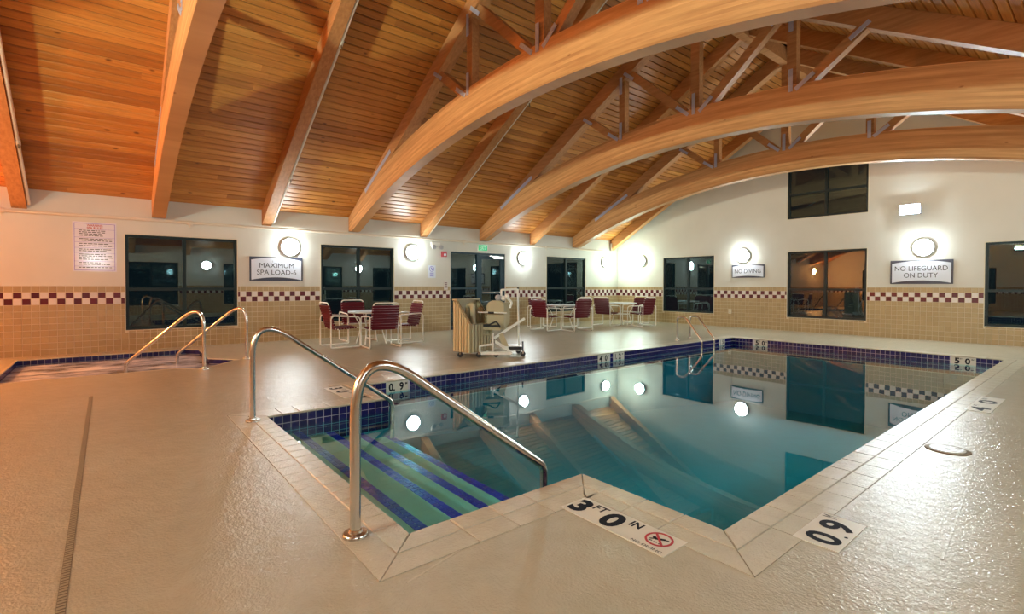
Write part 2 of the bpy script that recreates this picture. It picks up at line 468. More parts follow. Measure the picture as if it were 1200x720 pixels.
wr = wall('wall_right', [(YN-TH, 0), (YB+TH, 0), (YB+TH, zceil(XL)+0.02), (YN-TH, zceil(XL)+0.02)], RIGHT,
          lambda p: (XR, p[0], p[1]), lambda p: (XR+TH, p[0], p[1]), 'cream wall beside the camera seen only in window reflections')
gab = [(XL, 0), (XR, 0), (XR, zceil(XR)), (XM, zceil(XM)), (XL, zceil(XL))]
wb = wall('wall_back', gab, BACK, lambda p: (p[0], YB, p[1]), lambda p: (p[0], YB+TH, p[1]), 'cream gabled back wall with beige tiled wainscot behind the pool')
wn = wall('wall_near', gab, NEAR, lambda p: (p[0], YN, p[1]), lambda p: (p[0], YN-TH, p[1]), 'cream gabled wall behind the camera')

# ------------------------------------------------------------------ pool and spa outlines
PX0, PX1, PY0, PY1 = -5.93, -1.23, 2.37, 11.68
AX0, AX1, AY0 = -5.04, -2.19, 1.13
POOL = [(AX0, AY0), (AX1, AY0), (AX1, PY0), (PX1, PY0), (PX1, PY1), (PX0, PY1), (PX0, PY0), (AX0, PY0)]
SPA = [(-11.27, -1.15), (-8.75, -1.15), (-8.75, 0.78), (-8.47, 1.06), (-9.20, 1.68), (-9.64, 1.32), (-11.05, 1.36), (-11.27, 1.16)]
def offset(poly, d):
    """polygon (counter-clockwise) pushed outwards by d"""
    n = len(poly); out = []
    for i in range(n):
        a, b, c = Vector(poly[i-1]), Vector(poly[i]), Vector(poly[(i+1) % n])
        n1 = Vector((b.y-a.y, a.x-b.x)).normalized(); n2 = Vector((c.y-b.y, b.x-c.x)).normalized()
        m = (n1+n2); m = m/(m.dot(n1)) if m.length > 1e-6 else n1
        out.append((b.x+m.x*d, b.y+m.y*d))
    return out
CW = 0.265     # two rows of coping
fl = MB().prism(rect(XL-TH, YN-TH, XR+TH, YB+TH), [offset(POOL, CW), offset(SPA, 0.015)],
                lambda p: (p[0], p[1], 0), lambda p: (p[0], p[1], -0.12)).build('floor', M['deck'])
tag(fl, 'wide beige coated concrete pool deck', 'floor', kind='structure')

# ------------------------------------------------------------------ tiled wainscot
T = 0.1095; G = 0.0055
def tiles_for(wallobj, u_lo, u_hi, u_start, opens, place, nrm, keep=300):
    rows = 11; cells = []
    n0 = math.floor((u_lo-u_start)/T); n1 = math.ceil((u_hi-u_start)/T)
    for n in range(n0, n1):
        for r in range(rows):
            a, b = u_start+n*T+G/2, u_start+(n+1)*T-G/2; c, d = r*T+G/2, (r+1)*T-G/2
            a, b = max(a, u_lo), min(b, u_hi)
            if b-a < 0.012: continue
            ok = True
            for (x0, z0, x1, z1) in opens.values():
                x0 -= 0.012; x1 += 0.012; z0 -= 0.012
                if b <= x0 or a >= x1 or d <= z0 or c >= z1: continue
                if a < x0 and x0-a > 0.015: b = x0
                elif b > x1 and b-x1 > 0.015: a = x1
                elif c < z0 and z0-c > 0.015: d = z0
                else: ok = False; break
            if not ok: continue
            kind = 0
            if r in (8, 9): kind = 1 if (n+r) % 2 == 0 else 2
            cells.append((a, b, c, d, kind))
    def size(cl):
        P = place((cl[0]+cl[1])/2, (cl[2]+cl[3])/2, 0)
        if not shows(P, 5): return 0
        p, q, s = px(place(cl[0], cl[2], 0)), px(place(cl[1], cl[2], 0)), px(place(cl[0], cl[3], 0))
        if not (p and q and s): return 0
        return abs(q[0]-p[0])*abs(s[1]-p[1])
    ranked = sorted(cells, key=size, reverse=True)
    solo = [c for c in ranked[:keep] if size(c) > 8]
    rest = [c for c in cells if c not in set(solo)]
    mats = [M['tile'], M['maroon'], M['white']]
    cache = {}
    for (a, b, c, d, k) in solo:
        key = (round(b-a, 3), round(d-c, 3), k)
        if key not in cache:
            m = MB(); w, h = (b-a)/2, (d-c)/2; e = 0.0025
            P = [place(-w, -h, 0), place(w, -h, 0), place(w, h, 0), place(-w, h, 0), place(-w+e, -h+e, 0.007), place(w-e, -h+e, 0.007), place(w-e, h-e, 0.007), place(-w+e, h-e, 0.007)]
            o = Vector(place(0, 0, 0)); cache[key] = m.hexa([Vector(p)-o for p in P]).mesh('tile', mats[k])
        link('tile', cache[key], wallobj, place((a+b)/2, (c+d)/2, 0.001))
    m = MB()
    for (a, b, c, d, k) in rest:
        m.cur = k; e = 0.0025
        m.hexa([place(a, c, 0.001), place(b, c, 0.001), place(b, d, 0.001), place(a, d, 0.001), place(a+e, c+e, 0.008), place(b-e, c+e, 0.008), place(b-e, d-e, 0.008), place(a+e, d-e, 0.008)])
    tag(m.build('tile_field', mats, wallobj), kind='stuff')
    g = MB(); holes = [(max(o[0]-0.01, u_lo), max(o[1]-0.01, 0), min(o[2]+0.01, u_hi)) for o in opens.values() if o[1] < 1.2]
    holes.sort(); u = u_lo
    for (x0, z0, x1) in holes:
        g.hexa([place(u, 0, 0.0005), place(x0, 0, 0.0005), place(x0, 11*T, 0.0005), place(u, 11*T, 0.0005), place(u, 0, 0.0035), place(x0, 0, 0.0035), place(x0, 11*T, 0.0035), place(u, 11*T, 0.0035)])
        if z0 > 0: g.hexa([place(x0, 0, 0.0005), place(x1, 0, 0.0005), place(x1, z0, 0.0005), place(x0, z0, 0.0005), place(x0, 0, 0.0035), place(x1, 0, 0.0035), place(x1, z0, 0.0035), place(x0, z0, 0.0035)])
        u = x1
    g.hexa([place(u, 0, 0.0005), place(u_hi, 0, 0.0005), place(u_hi, 11*T, 0.0005), place(u, 11*T, 0.0005), place(u, 0, 0.0035), place(u_hi, 0, 0.0035), place(u_hi, 11*T, 0.0035), place(u, 11*T, 0.0035)])
    g.build('grout_bed', M['grout'], wallobj)
tiles_for(wl, YN, YB, -1.331, LEFT, lambda u, v, w: (XL+w, u, v), (1, 0, 0), 300)
tiles_for(wb, XL, XR, XL, BACK, lambda u, v, w: (u, YB-w, v), (0, -1, 0), 200)
tiles_for(wr, YN, YB, -1.331, RIGHT, lambda u, v, w: (XR-w, u, v), (-1, 0, 0), 0)
tiles_for(wn, XL, XR, XL, NEAR, lambda u, v, w: (u, YN+w, v), (0, 1, 0), 0)

# ------------------------------------------------------------------ windows
def window(n, op, wallf, label, door=False):
    """op = (u0,z0,u1,z1) on a wall; local x runs to the viewer's right, z out of the wall"""
    u0_, z0, u1_, z1 = op; cx, cz = (u0_+u1_)/2, (z0+z1)/2; w, h = (u1_-u0_)/2, (z1-z0)/2
    root = thing(f'window_{n}', label, 'window', mat=wallf(cx, cz)); root['kind'] = 'structure'
    f = 0.05; d0, d1 = -0.10, -0.02; m = MB()
    m.box((-w, -h, d0), (-w+f, h, d1)).box((w-f, -h, d0), (w, h, d1)).box((-w+f, -h, d0), (w-f, -h+f, d1)).box((-w+f, h-f, d0), (w-f, h, d1))
    m.build('frame', M['frame'], root)
    zt = 1.145-cz if z0 < 2 else 0.08
    if z0 > 2: zt = 3.72-cz
    MB().box((-0.03, -h+f, d0), (0.03, h-f, d1)).build('mullion', M['frame'], root)
    for a, b in ((-w+f, -0.03), (0.03, w-f)):
        MB().box((a, zt-0.028, d0), (b, zt+0.028, d1)).build('transom', M['frame'], root)
        for c, d in ((-h+f, zt-0.028), (zt+0.028, h-f)):
            MB().box((a, c, -0.066), (b, d, -0.060)).build('pane', M['glass'], root)
    e = MB(); t = 0.012
    e.box((-w-t, -h-t, 0), (-w, h+t, 0.012)).box((w, -h-t, 0), (w+t, h+t, 0.012)).box((-w, -h-t, 0), (w, -h, 0.012)).box((-w, h, 0), (w, h+t, 0.012))
    e.build('edge_trim', M['ivory'], root)
    return root
window(1, LEFT['w1'], on_left, 'dark four-pane window behind the spa handrails')
window(2, LEFT['w2'], on_left, 'dark four-pane window behind the nearest table and chairs')
window(3, LEFT['w3'], on_left, 'dark narrow-looking window on left wall near the far corner')
window(4, BACK['w4'], on_back, 'dark back wall window beside the corner, reflecting the chairs')
window(5, BACK['w5'], on_back, 'dark lower back wall window between the two framed signs')
window(6, BACK['w6'], on_back, 'dark back wall window cut off by the right edge')
window(7, BACK['w7'], on_back, 'dark upper gable window partly hidden by the last arch')
for n, k in ((8, 'w8'), (9, 'w9'), (10, 'w10'), (11, 'w11')):
    u0_, z0, u1_, z1 = RIGHT[k]
    window(n, RIGHT[k], on_right, f'dark window on the wall beside the camera, {["nearest", "second", "third", "fourth"][n-8]} along it')
window(12, NEAR['w12'], on_near, 'dark window on the wall behind the camera, towards the spa')
window(13, NEAR['w13'], on_near, 'dark window in the middle of the wall behind the camera')

# door with sidelight
u0_, z0, u1_, z1 = LEFT['d']
dr = thing('door_1', 'dark glazed door with a sidelight beneath the green exit sign', 'door', mat=on_left(u0_, 0)); dr['kind'] = 'structure'
WD = u1_-u0_; m = MB(); f = 0.05; d0, d1 = -0.12, -0.02
m.box((0, 0, d0), (f, z1, d1)).box((WD-f, 0, d0), (WD, z1, d1)).box((f, z1-f, d0), (WD-f, z1, d1)).box((0.90, 0, d0), (0.98, z1-f, d1))
m.build('frame', M['doorframe'], dr)
MB().box((f, 0, d0), (0.90, 0.10, d1)).build('sill_rail', M['doorframe'], dr)
MB().box((f, 1.12, d0), (0.90, 1.175, d1)).build('transom', M['doorframe'], dr)
MB().box((f, 0.10, -0.066), (0.90, 1.12, -0.06)).build('pane', M['glass'], dr)
MB().box((f, 1.175, -0.066), (0.90, z1-f, -0.06)).build('pane', M['glass'], dr)
leaf = MB(); a, b, t_ = 0.985, WD-f-0.005, z1-f-0.006
leaf.box((a, 0.01, -0.09), (a+0.10, t_, -0.04)).box((b-0.10, 0.01, -0.09), (b, t_, -0.04)).box((a+0.1, t_-0.12, -0.09), (b-0.1, t_, -0.04)).box((a+0.1, 0.01, -0.09), (b-0.1, 0.25, -0.04)).box((a+0.1, 0.98, -0.09), (b-0.1, 1.06, -0.04))
lf = leaf.build('door_leaf', M['doorframe'], dr)
MB().box((a+0.1, 0.25, -0.068), (b-0.1, 0.98, -0.062)).build('pane', M['glass'], lf)
MB().box((a+0.1, 1.06, -0.068), (b-0.1, t_-0.12, -0.062)).build('pane', M['glass'], lf)
MB().tube([(a+0.08, 1.02, -0.035), (a+0.08, 1.02, 0.02), (b-0.08, 1.02, 0.02), (b-0.08, 1.02, -0.035)], 0.016).build('push_bar', M['steel'], lf, True)
cl = MB().box((b-0.42, t_-0.10, -0.04), (b-0.02, t_-0.02, 0.03)).build('door_closer', M['steel'], lf)
MB().bar((b-0.2, t_-0.03, 0.02), (b-0.55, t_-0.02, 0.0), 0.02, 0.01, (0, 0, 1)).build('closer_arm', M['steel'], cl)

# ------------------------------------------------------------------ ceiling with planks
PW = 0.135; CS = math.sqrt(1+SL*SL); NR = int((XM-XL)*CS/PW)
roof = MB()
for s in (1, -1):
    X0 = XL if s > 0 else XR
    a0, a1 = X0-s*0.3, XM
    roof.hexa([(a0, YN-TH, ZE-0.3*SL+0.024), (a1, YN-TH, zceil(XM)+0.024), (a1, YB+TH, zceil(XM)+0.024), (a0, YB+TH, ZE-0.3*SL+0.024),
               (a0, YN-TH, ZE-0.3*SL+0.12), (a1, YN-TH, zceil(XM)+0.12), (a1, YB+TH, zceil(XM)+0.12), (a0, YB+TH, ZE-0.3*SL+0.12)])
ceil = roof.build('ceiling', M['roof'])
tag(ceil, 'high pitched ceiling of orange brown pine planks', 'ceiling', kind='structure')
def plank_pts(s, row, y0, y1, base=None):
    """cross-section with chamfered lower edges, following the slope"""
    X0 = XL if s > 0 else XR
    g = 0.0055; e = 0.012; t = 0.022; a, b = row*PW+g, (row+1)*PW-g
    prof = [(a, e), (a+e*0.8, 0), (b-e*0.8, 0), (b, e), (b, t), (a, t)]
    pts = []
    for y in (y0, y1):
        for (d, h) in prof:
            x = X0+s*(d/CS-h*SL/CS); z = ZE+d*SL/CS+h/CS
            pts.append((x, y, z))
    return pts
def add_plank(m, pts, off=(0, 0, 0)):
    n = len(m.v); m.v += [(p[0]-off[0], p[1]-off[1], p[2]-off[2]) for p in pts]
    for i in range(6):
        j = (i+1) % 6; m.face(n+i, n+j, n+6+j, n+6+i)
    m.face(*[n+i for i in range(6)][::-1]); m.face(*[n+6+i for i in range(6)])
planks = []
for s in (1, -1):
    for row in range(NR):
        y = YN
        while y < YB-0.01:
            ln = random.choice((2.6, 3.2, 3.9, 4.6, 5.4))*random.uniform(0.9, 1.1)
            if y == YN: ln *= random.uniform(0.3, 1)
            y2 = min(y+ln, YB)
            if YB-y2 < 0.5: y2 = YB
            planks.append((s, row, y, y2)); y = y2
def plank_size(pk):
    s, row, y0, y1 = pk; best = 0; n = 0
    for k in range(7):
        y = y0+(y1-y0)*(k+0.5)/7; d = (row+0.5)*PW
        P = ((XL if s > 0 else XR)+s*d/CS, y, ZE+d*SL/CS)
        if shows(P, 0): n += 1; best = max(best, 1/px(P)[2])
    return n*best*(y1-y0)*(0.35 if s < 0 else 1)
rank = sorted(planks, key=plank_size, reverse=True)
solo = [p for p in rank[:300] if plank_size(p) > 0]; rest = [p for p in planks if p not in set(solo)]
for pk in solo:
    pts = plank_pts(*pk); o = Vector(pts[0]); m = MB(); add_plank(m, pts, o); link('plank', m.mesh('plank', M['plank']), ceil, o)
m = MB()
for pk in rest: add_plank(m, plank_pts(*pk))
tag(m.build('plank_field', M['plank'], ceil), kind='stuff')

# ------------------------------------------------------------------ rafters and trusses
RD = 0.33
def soffit(x): return 3.88-(x-XM)**2/(2*15.5)
def atop(x): return 4.46-(x-XM)**2/(2*16.1)
def rafter_mesh(s, y, w, clip=False, name='rafter'):
    xs = [k/40 for k in range(41)]; low = []; high = []
    for t in xs:
        x = (XL if s > 0 else XR)+s*t*(XM-XL)
        c = zceil(x)-0.002; l = c-RD
        if clip: l = max(l, min(atop(x), c-0.004))
        low.append((x, l)); high.append((x, c))
    m = MB(); m.prism(low+high[::-1], [], lambda p: (p[0], y-w/2, p[1]), lambda p: (p[0], y+w/2, p[1]))
    return m
ordn = {-4.96: 'hidden behind the camera', -1.13: 'at the far left edge with a pipe along it', 2.69: 'second from the left above the spa load sign',
        6.51: 'above the emergency lamp left of the door', 10.34: 'above the window right of the door', 14.2: 'against the back wall'}
for y in RAFT:
    for s, sd in ((1, 'left'), (-1, 'right')):
        o = rafter_mesh(s, y, 0.19).build('timber_rafter', M['timber'])
        lab = f'plain straight timber rafter {ordn[y]}' if s > 0 else f'plain timber rafter on the right roof slope, opposite the one {ordn[y]}'
        if s < 0 and y == 14.2: lab = 'plain timber rafter on the right roof slope against the back wall'
        if s < 0 and y == -1.13: lab = 'plain timber rafter on the right roof slope above the camera'
        if s < 0 and y == -4.96: lab = 'plain timber rafter on the right roof slope hidden behind the camera'
        if s < 0 and y == 2.69: lab = 'plain timber rafter on the right roof slope before the nearest big arch'
        if s < 0 and y == 6.51: lab = 'plain timber rafter on the right roof slope between the nearest and second arches'
        if s < 0 and y == 10.34: lab = 'plain timber rafter on the right roof slope between the second and last arches'
        tag(o, lab, 'rafter', 'plain rafters between the trusses')
rb = MB().box((XM-0.09, YN, zceil(XM)-0.42), (XM+0.09, YB, zceil(XM)-0.10)).build('ridge_beam', M['timber'])
tag(rb, 'long timber ridge beam along the top of the roof', 'beam')

def strap(root, p, q, y, w=0.065):
    """steel plate on the camera side of the truss, with bolt heads"""
    p, q = Vector((p[0], y, p[1])), Vector((q[0], y, q[1])); m = MB(); m.bar(p, q, w, 0.008)
    L = (q-p).length; n = max(3, int(L/0.06)); d = (q-p)/L
    for k in range(n):
        c = p+d*(L*(k+0.5)/n)+Vector((0, -0.006, 0)); m.lathe([(0.011, -0.004), (0.011, 0.004), (0.006, 0.006)], 6, (c.x, c.y, c.z), 'y')
    m.build('strap_plate', M['strap'], root)
def truss(y, label):
    root = thing('arched_truss', label, 'roof truss', (0, y, 0), 0, 'arched timber trusses')
    w = 0.21; xs = [XL+(XR-XL)*k/72 for k in range(73)]
    low = [(x, max(soffit(x), 2.51)) for x in xs]; high = [(x, min(atop(x), zceil(x)-0.004)) for x in xs]
    MB().prism(low+high[::-1], [], lambda p: (p[0], -w/2, p[1]), lambda p: (p[0], w/2, p[1])).build('arch', M['arch'], root)
    for s in (1, -1): rafter_mesh(s, 0, w, True).build('top_chord', M['timber'], root)
    wy = 0.14; fy = -w/2-0.005
    def zr(x): return zceil(x)-RD
    def X(d, s): return XM-s*d
    for s in (1, -1):
        a, b = (X(2.62, s), zr(X(2.62, s))), (X(1.83, s), atop(X(1.83, s)))
        MB().bar((a[0], 0, a[1]+0.03), (b[0], 0, b[1]-0.02), 0.14, wy).build('brace', M['timber'], root)
        c, d = (X(1.66, s), zr(X(1.66, s))), (X(1.66, s), atop(X(1.66, s)))
        MB().bar((c[0], 0, c[1]+0.05), (d[0], 0, d[1]-0.02), 0.14, wy).build('post', M['timber'], root)
        e, f = (X(1.50, s), zr(X(1.50, s))), (X(0.20, s), atop(X(0.2, s)))
        MB().bar((e[0], 0, e[1]+0.06), (f[0], 0, f[1]-0.02), 0.15, wy).build('brace', M['timber'], root)
        for p, q in ((a, b), (e, f)):
            v = (Vector(q)-Vector(p)).normalized()
            strap(root, Vector(p)-v*0.1, Vector(p)+v*0.2, fy); strap(root, Vector(q)-v*0.2, Vector(q)+v*0.12, fy)
        strap(root, (c[0], c[1]-0.25), (c[0], c[1]+0.1), fy); strap(root, (d[0], d[1]-0.1), (d[0], d[1]+0.25), fy)
        p = (XM-s*5.72, zceil(XM-s*5.72)-0.10); q = (XM-s*4.45, zceil(XM-s*4.45)-0.20)
        strap(root, p, q, fy, 0.085)
    MB().bar((XM, 0, atop(XM)-0.02), (XM, 0, zceil(XM)-0.40), 0.17, wy).build('post', M['timber'], root)
    strap(root, (XM, atop(XM)-0.1), (XM, atop(XM)+0.28), fy)
    return root
for y, lab in zip(TRUSS, ('arched timber truss hidden behind the camera', 'arched timber truss at upper left above the spa window',
                          'nearest large arched timber truss sweeping across the top', 'middle arched timber truss over the pool', 'last arched timber truss before the back wall')):
    truss(y, lab)

# ================================================================== POOL
pool = thing('swimming_pool', 'rectangular indoor pool with stepped entry alcove and navy waterline tiles', 'pool', (0, 0, 0))
# shell
def zfl(y): return -0.80 if y < 3.2 else (-0.80-(y-3.2)*0.085)
sh = MB(); OUT = offset(POOL, 0.16)
for i in range(len(POOL)):
    a, b = POOL[i], POOL[(i+1) % len(POOL)]; c, d = OUT[i], OUT[(i+1) % len(POOL)]
    sh.hexa([(a[0], a[1], -1.75), (b[0], b[1], -1.75), (d[0], d[1], -1.75), (c[0], c[1], -1.75), (a[0], a[1], -0.045), (b[0], b[1], -0.045), (d[0], d[1], -0.045), (c[0], c[1], -0.045)])
sh.build('pool_wall', M['poolpaint'], pool)
ys = [PY0-0.1, 3.2, PY1+0.1]
f_ = MB()
for y0, y1 in zip(ys, ys[1:]):
    f_.hexa([(PX0-.1, y0, zfl(y0)-.15), (PX1+.1, y0, zfl(y0)-.15), (PX1+.1, y1, zfl(y1)-.15), (PX0-.1, y1, zfl(y1)-.15), (PX0-.1, y0, zfl(y0)), (PX1+.1, y0, zfl(y0)), (PX1+.1, y1, zfl(y1)), (PX0-.1, y1, zfl(y1))])
f_.build('pool_floor', M['poolpaint'], pool)
# steps: (front edge y, tread z)
STEPS = [(1.46, -0.20), (1.77, -0.255), (2.08, -0.33), (2.40, -0.415)]
py = AY0
for k, (ye, z) in enumerate(STEPS):
    st = MB().box((AX0, py-(0.0 if k == 0 else 0.03), -1.0), (AX1, ye, z)).build('step', M['plaster'], pool)
    m = MB(); n = int((AX1-AX0)/0.052); w = (AX1-AX0)/n
    for r in range(2):
        for i in range(n):
            m.box((AX0+i*w+0.004, ye-0.078+r*0.04, z-0.004), (AX0+(i+1)*w-0.004, ye-0.042+r*0.04, z+0.004))
    tag(m.build('nosing_tile_row', M['nosing'], st), kind='stuff')
    py = ye
# waterline tiles
NT = 0.0795
markers = []
def marker_spans():
    # wall index in POOL edges -> list of (from, to) along x or y
    return {'far': [(2.75, 3.06), (6.80, 7.12), (7.22, 7.54), (11.02, 11.28)], 'back': [(-5.41, -5.11), (-1.93, -1.60)]}
MS = marker_spans()
cells = []
def edge_tiles(p, q, inward, skip, ax):
    p, q = Vector(p), Vector(q); L = (q-p).length; n = max(1, round(L/NT)); w = L/n; d = (q-p)/L
    for i in range(n):
        mid = p+d*(i+0.5)*w; cc = mid.y if ax == 1 else mid.x
        for r in range(4):
            z1 = -0.046+0.0-r*NT if False else -0.012-r*NT
            if r < 2 and any(a-0.01 < cc < b+0.01 for a, b in skip): continue
            cells.append((mid, d, Vector(inward), w, z1))
edge_tiles((AX0, AY0), (AX0, PY0), (1, 0), [], 1)
edge_tiles((AX0, PY0), (PX0, PY0), (0, 1), [], 0)
edge_tiles((PX0, PY0), (PX0, PY1), (1, 0), MS['far'], 1)
edge_tiles((PX0, PY1), (PX1, PY1), (0, -1), MS['back'], 0)
edge_tiles((PX1, PY0), (PX1, PY1), (-1, 0), [], 1)
edge_tiles((AX1, PY0), (PX1, PY0), (0, 1), [], 0)
edge_tiles((AX1, AY0), (AX1, PY0), (-1, 0), [], 1)
edge_tiles((AX0, AY0), (AX1, AY0), (0, 1), [], 0)
def ntile(m, mid, d, inn, w, z1, o=(0, 0, 0)):
    g = 0.0045; h = NT-g; P = []
    for t in (0.001, 0.008):
        e = 0.0 if t < 0.005 else 0.0015
        for a, b in ((-1, 0), (1, 0), (1, 1), (-1, 1)):
            q = mid+d*a*(w/2-g/2-e)+inn*t; P.append((q.x-o[0], q.y-o[1], z1-h+b*h+(e if b == 0 else -e)-o[2]))
    m.hexa(P)
def facing(c):
    mid, d, inn, w, z1 = c
    if inn.dot(Vector((-mid.x, -mid.y))) <= 0: return 0
    if not shows((mid.x, mid.y, z1), 0): return 0
    return abs(inn.dot(Vector((-mid.x, -mid.y)).normalized()))/px((mid.x, mid.y, z1))[2]**2*(1 if z1 > -0.15 else 0.15)
rk = sorted(range(len(cells)), key=lambda i: facing(cells[i]), reverse=True); so = set(i for i in rk[:300] if facing(cells[i]) > 0)
cache = {}; restm = MB()
for i, c in enumerate(cells):
    mid, d, inn, w, z1 = c
    if i in so:
        key = (round(d.x, 2), round(d.y, 2), round(inn.x), round(inn.y), round(w, 4))
        if key not in cache:
            m = MB(); ntile(m, Vector((0, 0)), d, inn, w, 0); cache[key] = m.mesh('waterline_tile', M['navy'])
        link('waterline_tile', cache[key], pool, (mid.x, mid.y, z1))
    else: ntile(restm, *c)
tag(restm.build('waterline_tile_field', M['navy'], pool), kind='stuff')
gm = MB()
for i in range(len(POOL)):
    a, b = Vector(POOL[i]), Vector(POOL[(i+1) % len(POOL)]); nin = Vector((-(b.y-a.y), b.x-a.x)).normalized()
    c, d = a+nin*0.0035, b+nin*0.0035
    gm.hexa([(a.x, a.y, -0.34), (b.x, b.y, -0.34), (d.x, d.y, -0.34), (c.x, c.y, -0.34), (a.x, a.y, -0.012), (b.x, b.y, -0.012), (d.x, d.y, -0.012), (c.x, c.y, -0.012)])
gm.build('tile_bed', M['pgrout'], pool)
# depth plates on the waterline
def plate(mat, w, h, txt, tw, th, bold=0.035, small=()):
    o = MB().box((-w/2, -h/2, 0), (w/2, h/2, 0.010)).build('depth_plate', M['marker'], pool)
    o.matrix_local = mat
    for (s, x, y, a, b) in txt: letters(o, s, x, y, 0.0112, M['ink'], a, b, bold)
    return o
def far_at(y0, y1): return frame((0, 1, 0), (0, 0, 1), (1, 0, 0), (PX0+0.001, (y0+y1)/2, -0.082)), y1-y0
def back_at(x0, x1): return frame((1, 0, 0), (0, 0, 1), (0, -1, 0), ((x0+x1)/2, PY1-0.001, -0.082)), x1-x0
mm, w = far_at(*MS['far'][0]); plate(mm, w, 0.145, [('0.', -0.075, 0, 0.085, 0.105), ('9', 0.06, 0, 0.06, 0.105), ('M', 0.128, 0.03, 0.03, 0.03)], 0, 0)
mm, w = far_at(*MS['far'][1]); plate(mm, w, 0.145, [('4', -0.085, 0, 0.075, 0.105), ('FT', -0.025, 0.035, 0.03, 0.025), ('0', 0.06, 0, 0.065, 0.105), ('IN', 0.125, 0.035, 0.03, 0.025)], 0, 0)
mm, w = far_at(*MS['far'][2]); plate(mm, w, 0.145, [('1.', -0.08, 0, 0.05, 0.105), ('2', 0.03, 0, 0.07, 0.105), ('M', 0.11, 0.035, 0.03, 0.025)], 0, 0)
mm, w = far_at(*MS['far'][3]); plate(mm, w, 0.145, [('1.', -0.06, 0, 0.045, 0.105), ('5', 0.04, 0, 0.06, 0.105)], 0, 0)
for sp in MS['back']:
    mm, w = back_at(*sp); plate(mm, w, 0.145, [('5', -0.085, 0, 0.07, 0.105), ('FT', -0.03, 0.035, 0.03, 0.022), ('0', 0.055, 0, 0.07, 0.105), ('IN', 0.12, 0.035, 0.032, 0.022)], 0, 0)

# coping, two rows of pieces; cut square along each edge with mitred corners
IN_, MID_, OUTC = offset(POOL, -0.022), offset(POOL, 0.115), offset(POOL, CW)
def lerp(a, b, t): return (a[0]+(b[0]-a[0])*t, a[1]+(b[1]-a[1])*t)
def cut_strip(A, B, plen, zt, zb, nose):
    for i in range(len(POOL)):
        a0, a1, b0, b1 = A[i], A[(i+1) % len(A)], B[i], B[(i+1) % len(B)]
        L = math.dist(POOL[i], POOL[(i+1) % len(POOL)]); pl = 0.152 if i == 7 or i == 0 else plen
        n = max(1, round(L/pl))
        for k in range(n):
            # straight cuts: the same station on both rows, except at the mitres
            d = Vector((a1[0]-a0[0], a1[1]-a0[1])).normalized(); s0, s1 = Vector(POOL[i]), Vector(POOL[(i+1) % len(POOL)])
            def at(t, e0, e1, first, last):
                if first: return e0
                if last: return e1
                p = s0.lerp(s1, t); q = Vector(e0); return tuple(q+d*((p-q).dot(d)))
            g = 0.0016
            pts = [at(k/n, a0, a1, k == 0, False), at((k+1)/n, a0, a1, False, k == n-1), at((k+1)/n, b0, b1, False, k == n-1), at(k/n, b0, b1, k == 0, False)]
            c = Vector((sum(p[0] for p in pts)/4, sum(p[1] for p in pts)/4))
            q = []
            for p in pts:
                v = Vector(p)-c; q.append(c+v*(1-g/max(0.03, min(v.length, 0.1))))
            m = MB(); o = (c.x, c.y, 0)
            lowz = [zb, zb, zb, zb]; P = [(p.x-c.x, p.y-c.y, zb) for p in q]
            e = 0.006 if nose else 0.002
            for j, p in enumerate(q):
                v = (p-c); inset = v*(1-e/max(v.length, 0.05)); P.append((inset.x, inset.y, zt))
            m.hexa(P[:4]+[(p.x-c.x, p.y-c.y, zt-e) for p in q])
            m.hexa([(p.x-c.x, p.y-c.y, zt-e) for p in q]+P[4:])
            link('coping_tile', m.mesh('coping_tile', M['coping']), pool, o)
cut_strip(IN_, MID_, 0.24, 0.006, -0.012, True)
cut_strip(MID_, OUTC, 0.24, 0.003, -0.012, False)
cb = MB()
IN2 = offset(POOL, 0.004)
for i in range(len(POOL)):
    a, b = IN2[i], IN2[(i+1) % len(POOL)]; c, d = OUTC[i], OUTC[(i+1) % len(POOL)]
    cb.hexa([(a[0], a[1], -0.045), (b[0], b[1], -0.045), (d[0], d[1], -0.10), (c[0], c[1], -0.10), (a[0], a[1], -0.003), (b[0], b[1], -0.003), (d[0], d[1], -0.003), (c[0], c[1], -0.003)])
cb.build('coping_bed', simple('tan_coping_grout', (0.42, 0.36, 0.255), 0.8), pool)
# main drain and stair-rail-side details are under water; water itself
wo = offset(POOL, -0.010)
wm = MB().prism(wo, [], lambda p: (p[0], p[1], WT), lambda p: (p[0], p[1], -1.9)).build('pool_water', M['water'])
tag(wm, 'still teal water filling the swimming pool', 'water', kind='stuff')

# ================================================================== SPA
spa = thing('spa', 'sunken hot tub with dark tiled rim beside the left wall', 'hot tub', (0, 0, 0))
sm = MB(); SO = offset(SPA, 0.10)
for i in range(len(SPA)):
    a, b = SPA[i], SPA[(i+1) % len(SPA)]; c, d = SO[i], SO[(i+1) % len(SPA)]
    sm.hexa([(a[0], a[1], -0.95), (b[0], b[1], -0.95), (d[0], d[1], -0.95), (c[0], c[1], -0.95), (a[0], a[1], -0.012), (b[0], b[1], -0.012), (d[0], d[1], -0.012), (c[0], c[1], -0.012)])
sm.build('basin_wall', M['pgrout'], spa)
MB().prism(offset(SPA, 0.05), [], lambda p: (p[0], p[1], -0.85), lambda p: (p[0], p[1], -0.95)).build('basin_floor', M['plaster'], spa)
sc = []
for i in range(len(SPA)):
    p, q = Vector(SPA[i]), Vector(SPA[(i+1) % len(SPA)]); L = (q-p).length; n = max(1, round(L/0.085)); d = (q-p)/L; inn = Vector((-d.y, d.x))
    for k in range(n):
        for r in range(2): sc.append((p+d*(k+0.5)*L/n, d, inn, L/n, -0.012-r*NT))
for c in sc:
    mid, d, inn, w, z1 = c; m = MB(); ntile(m, Vector((0, 0)), d, inn, w, 0)
    link('rim_tile', m.mesh('rim_tile', M['navy']), spa, (mid.x, mid.y, z1))
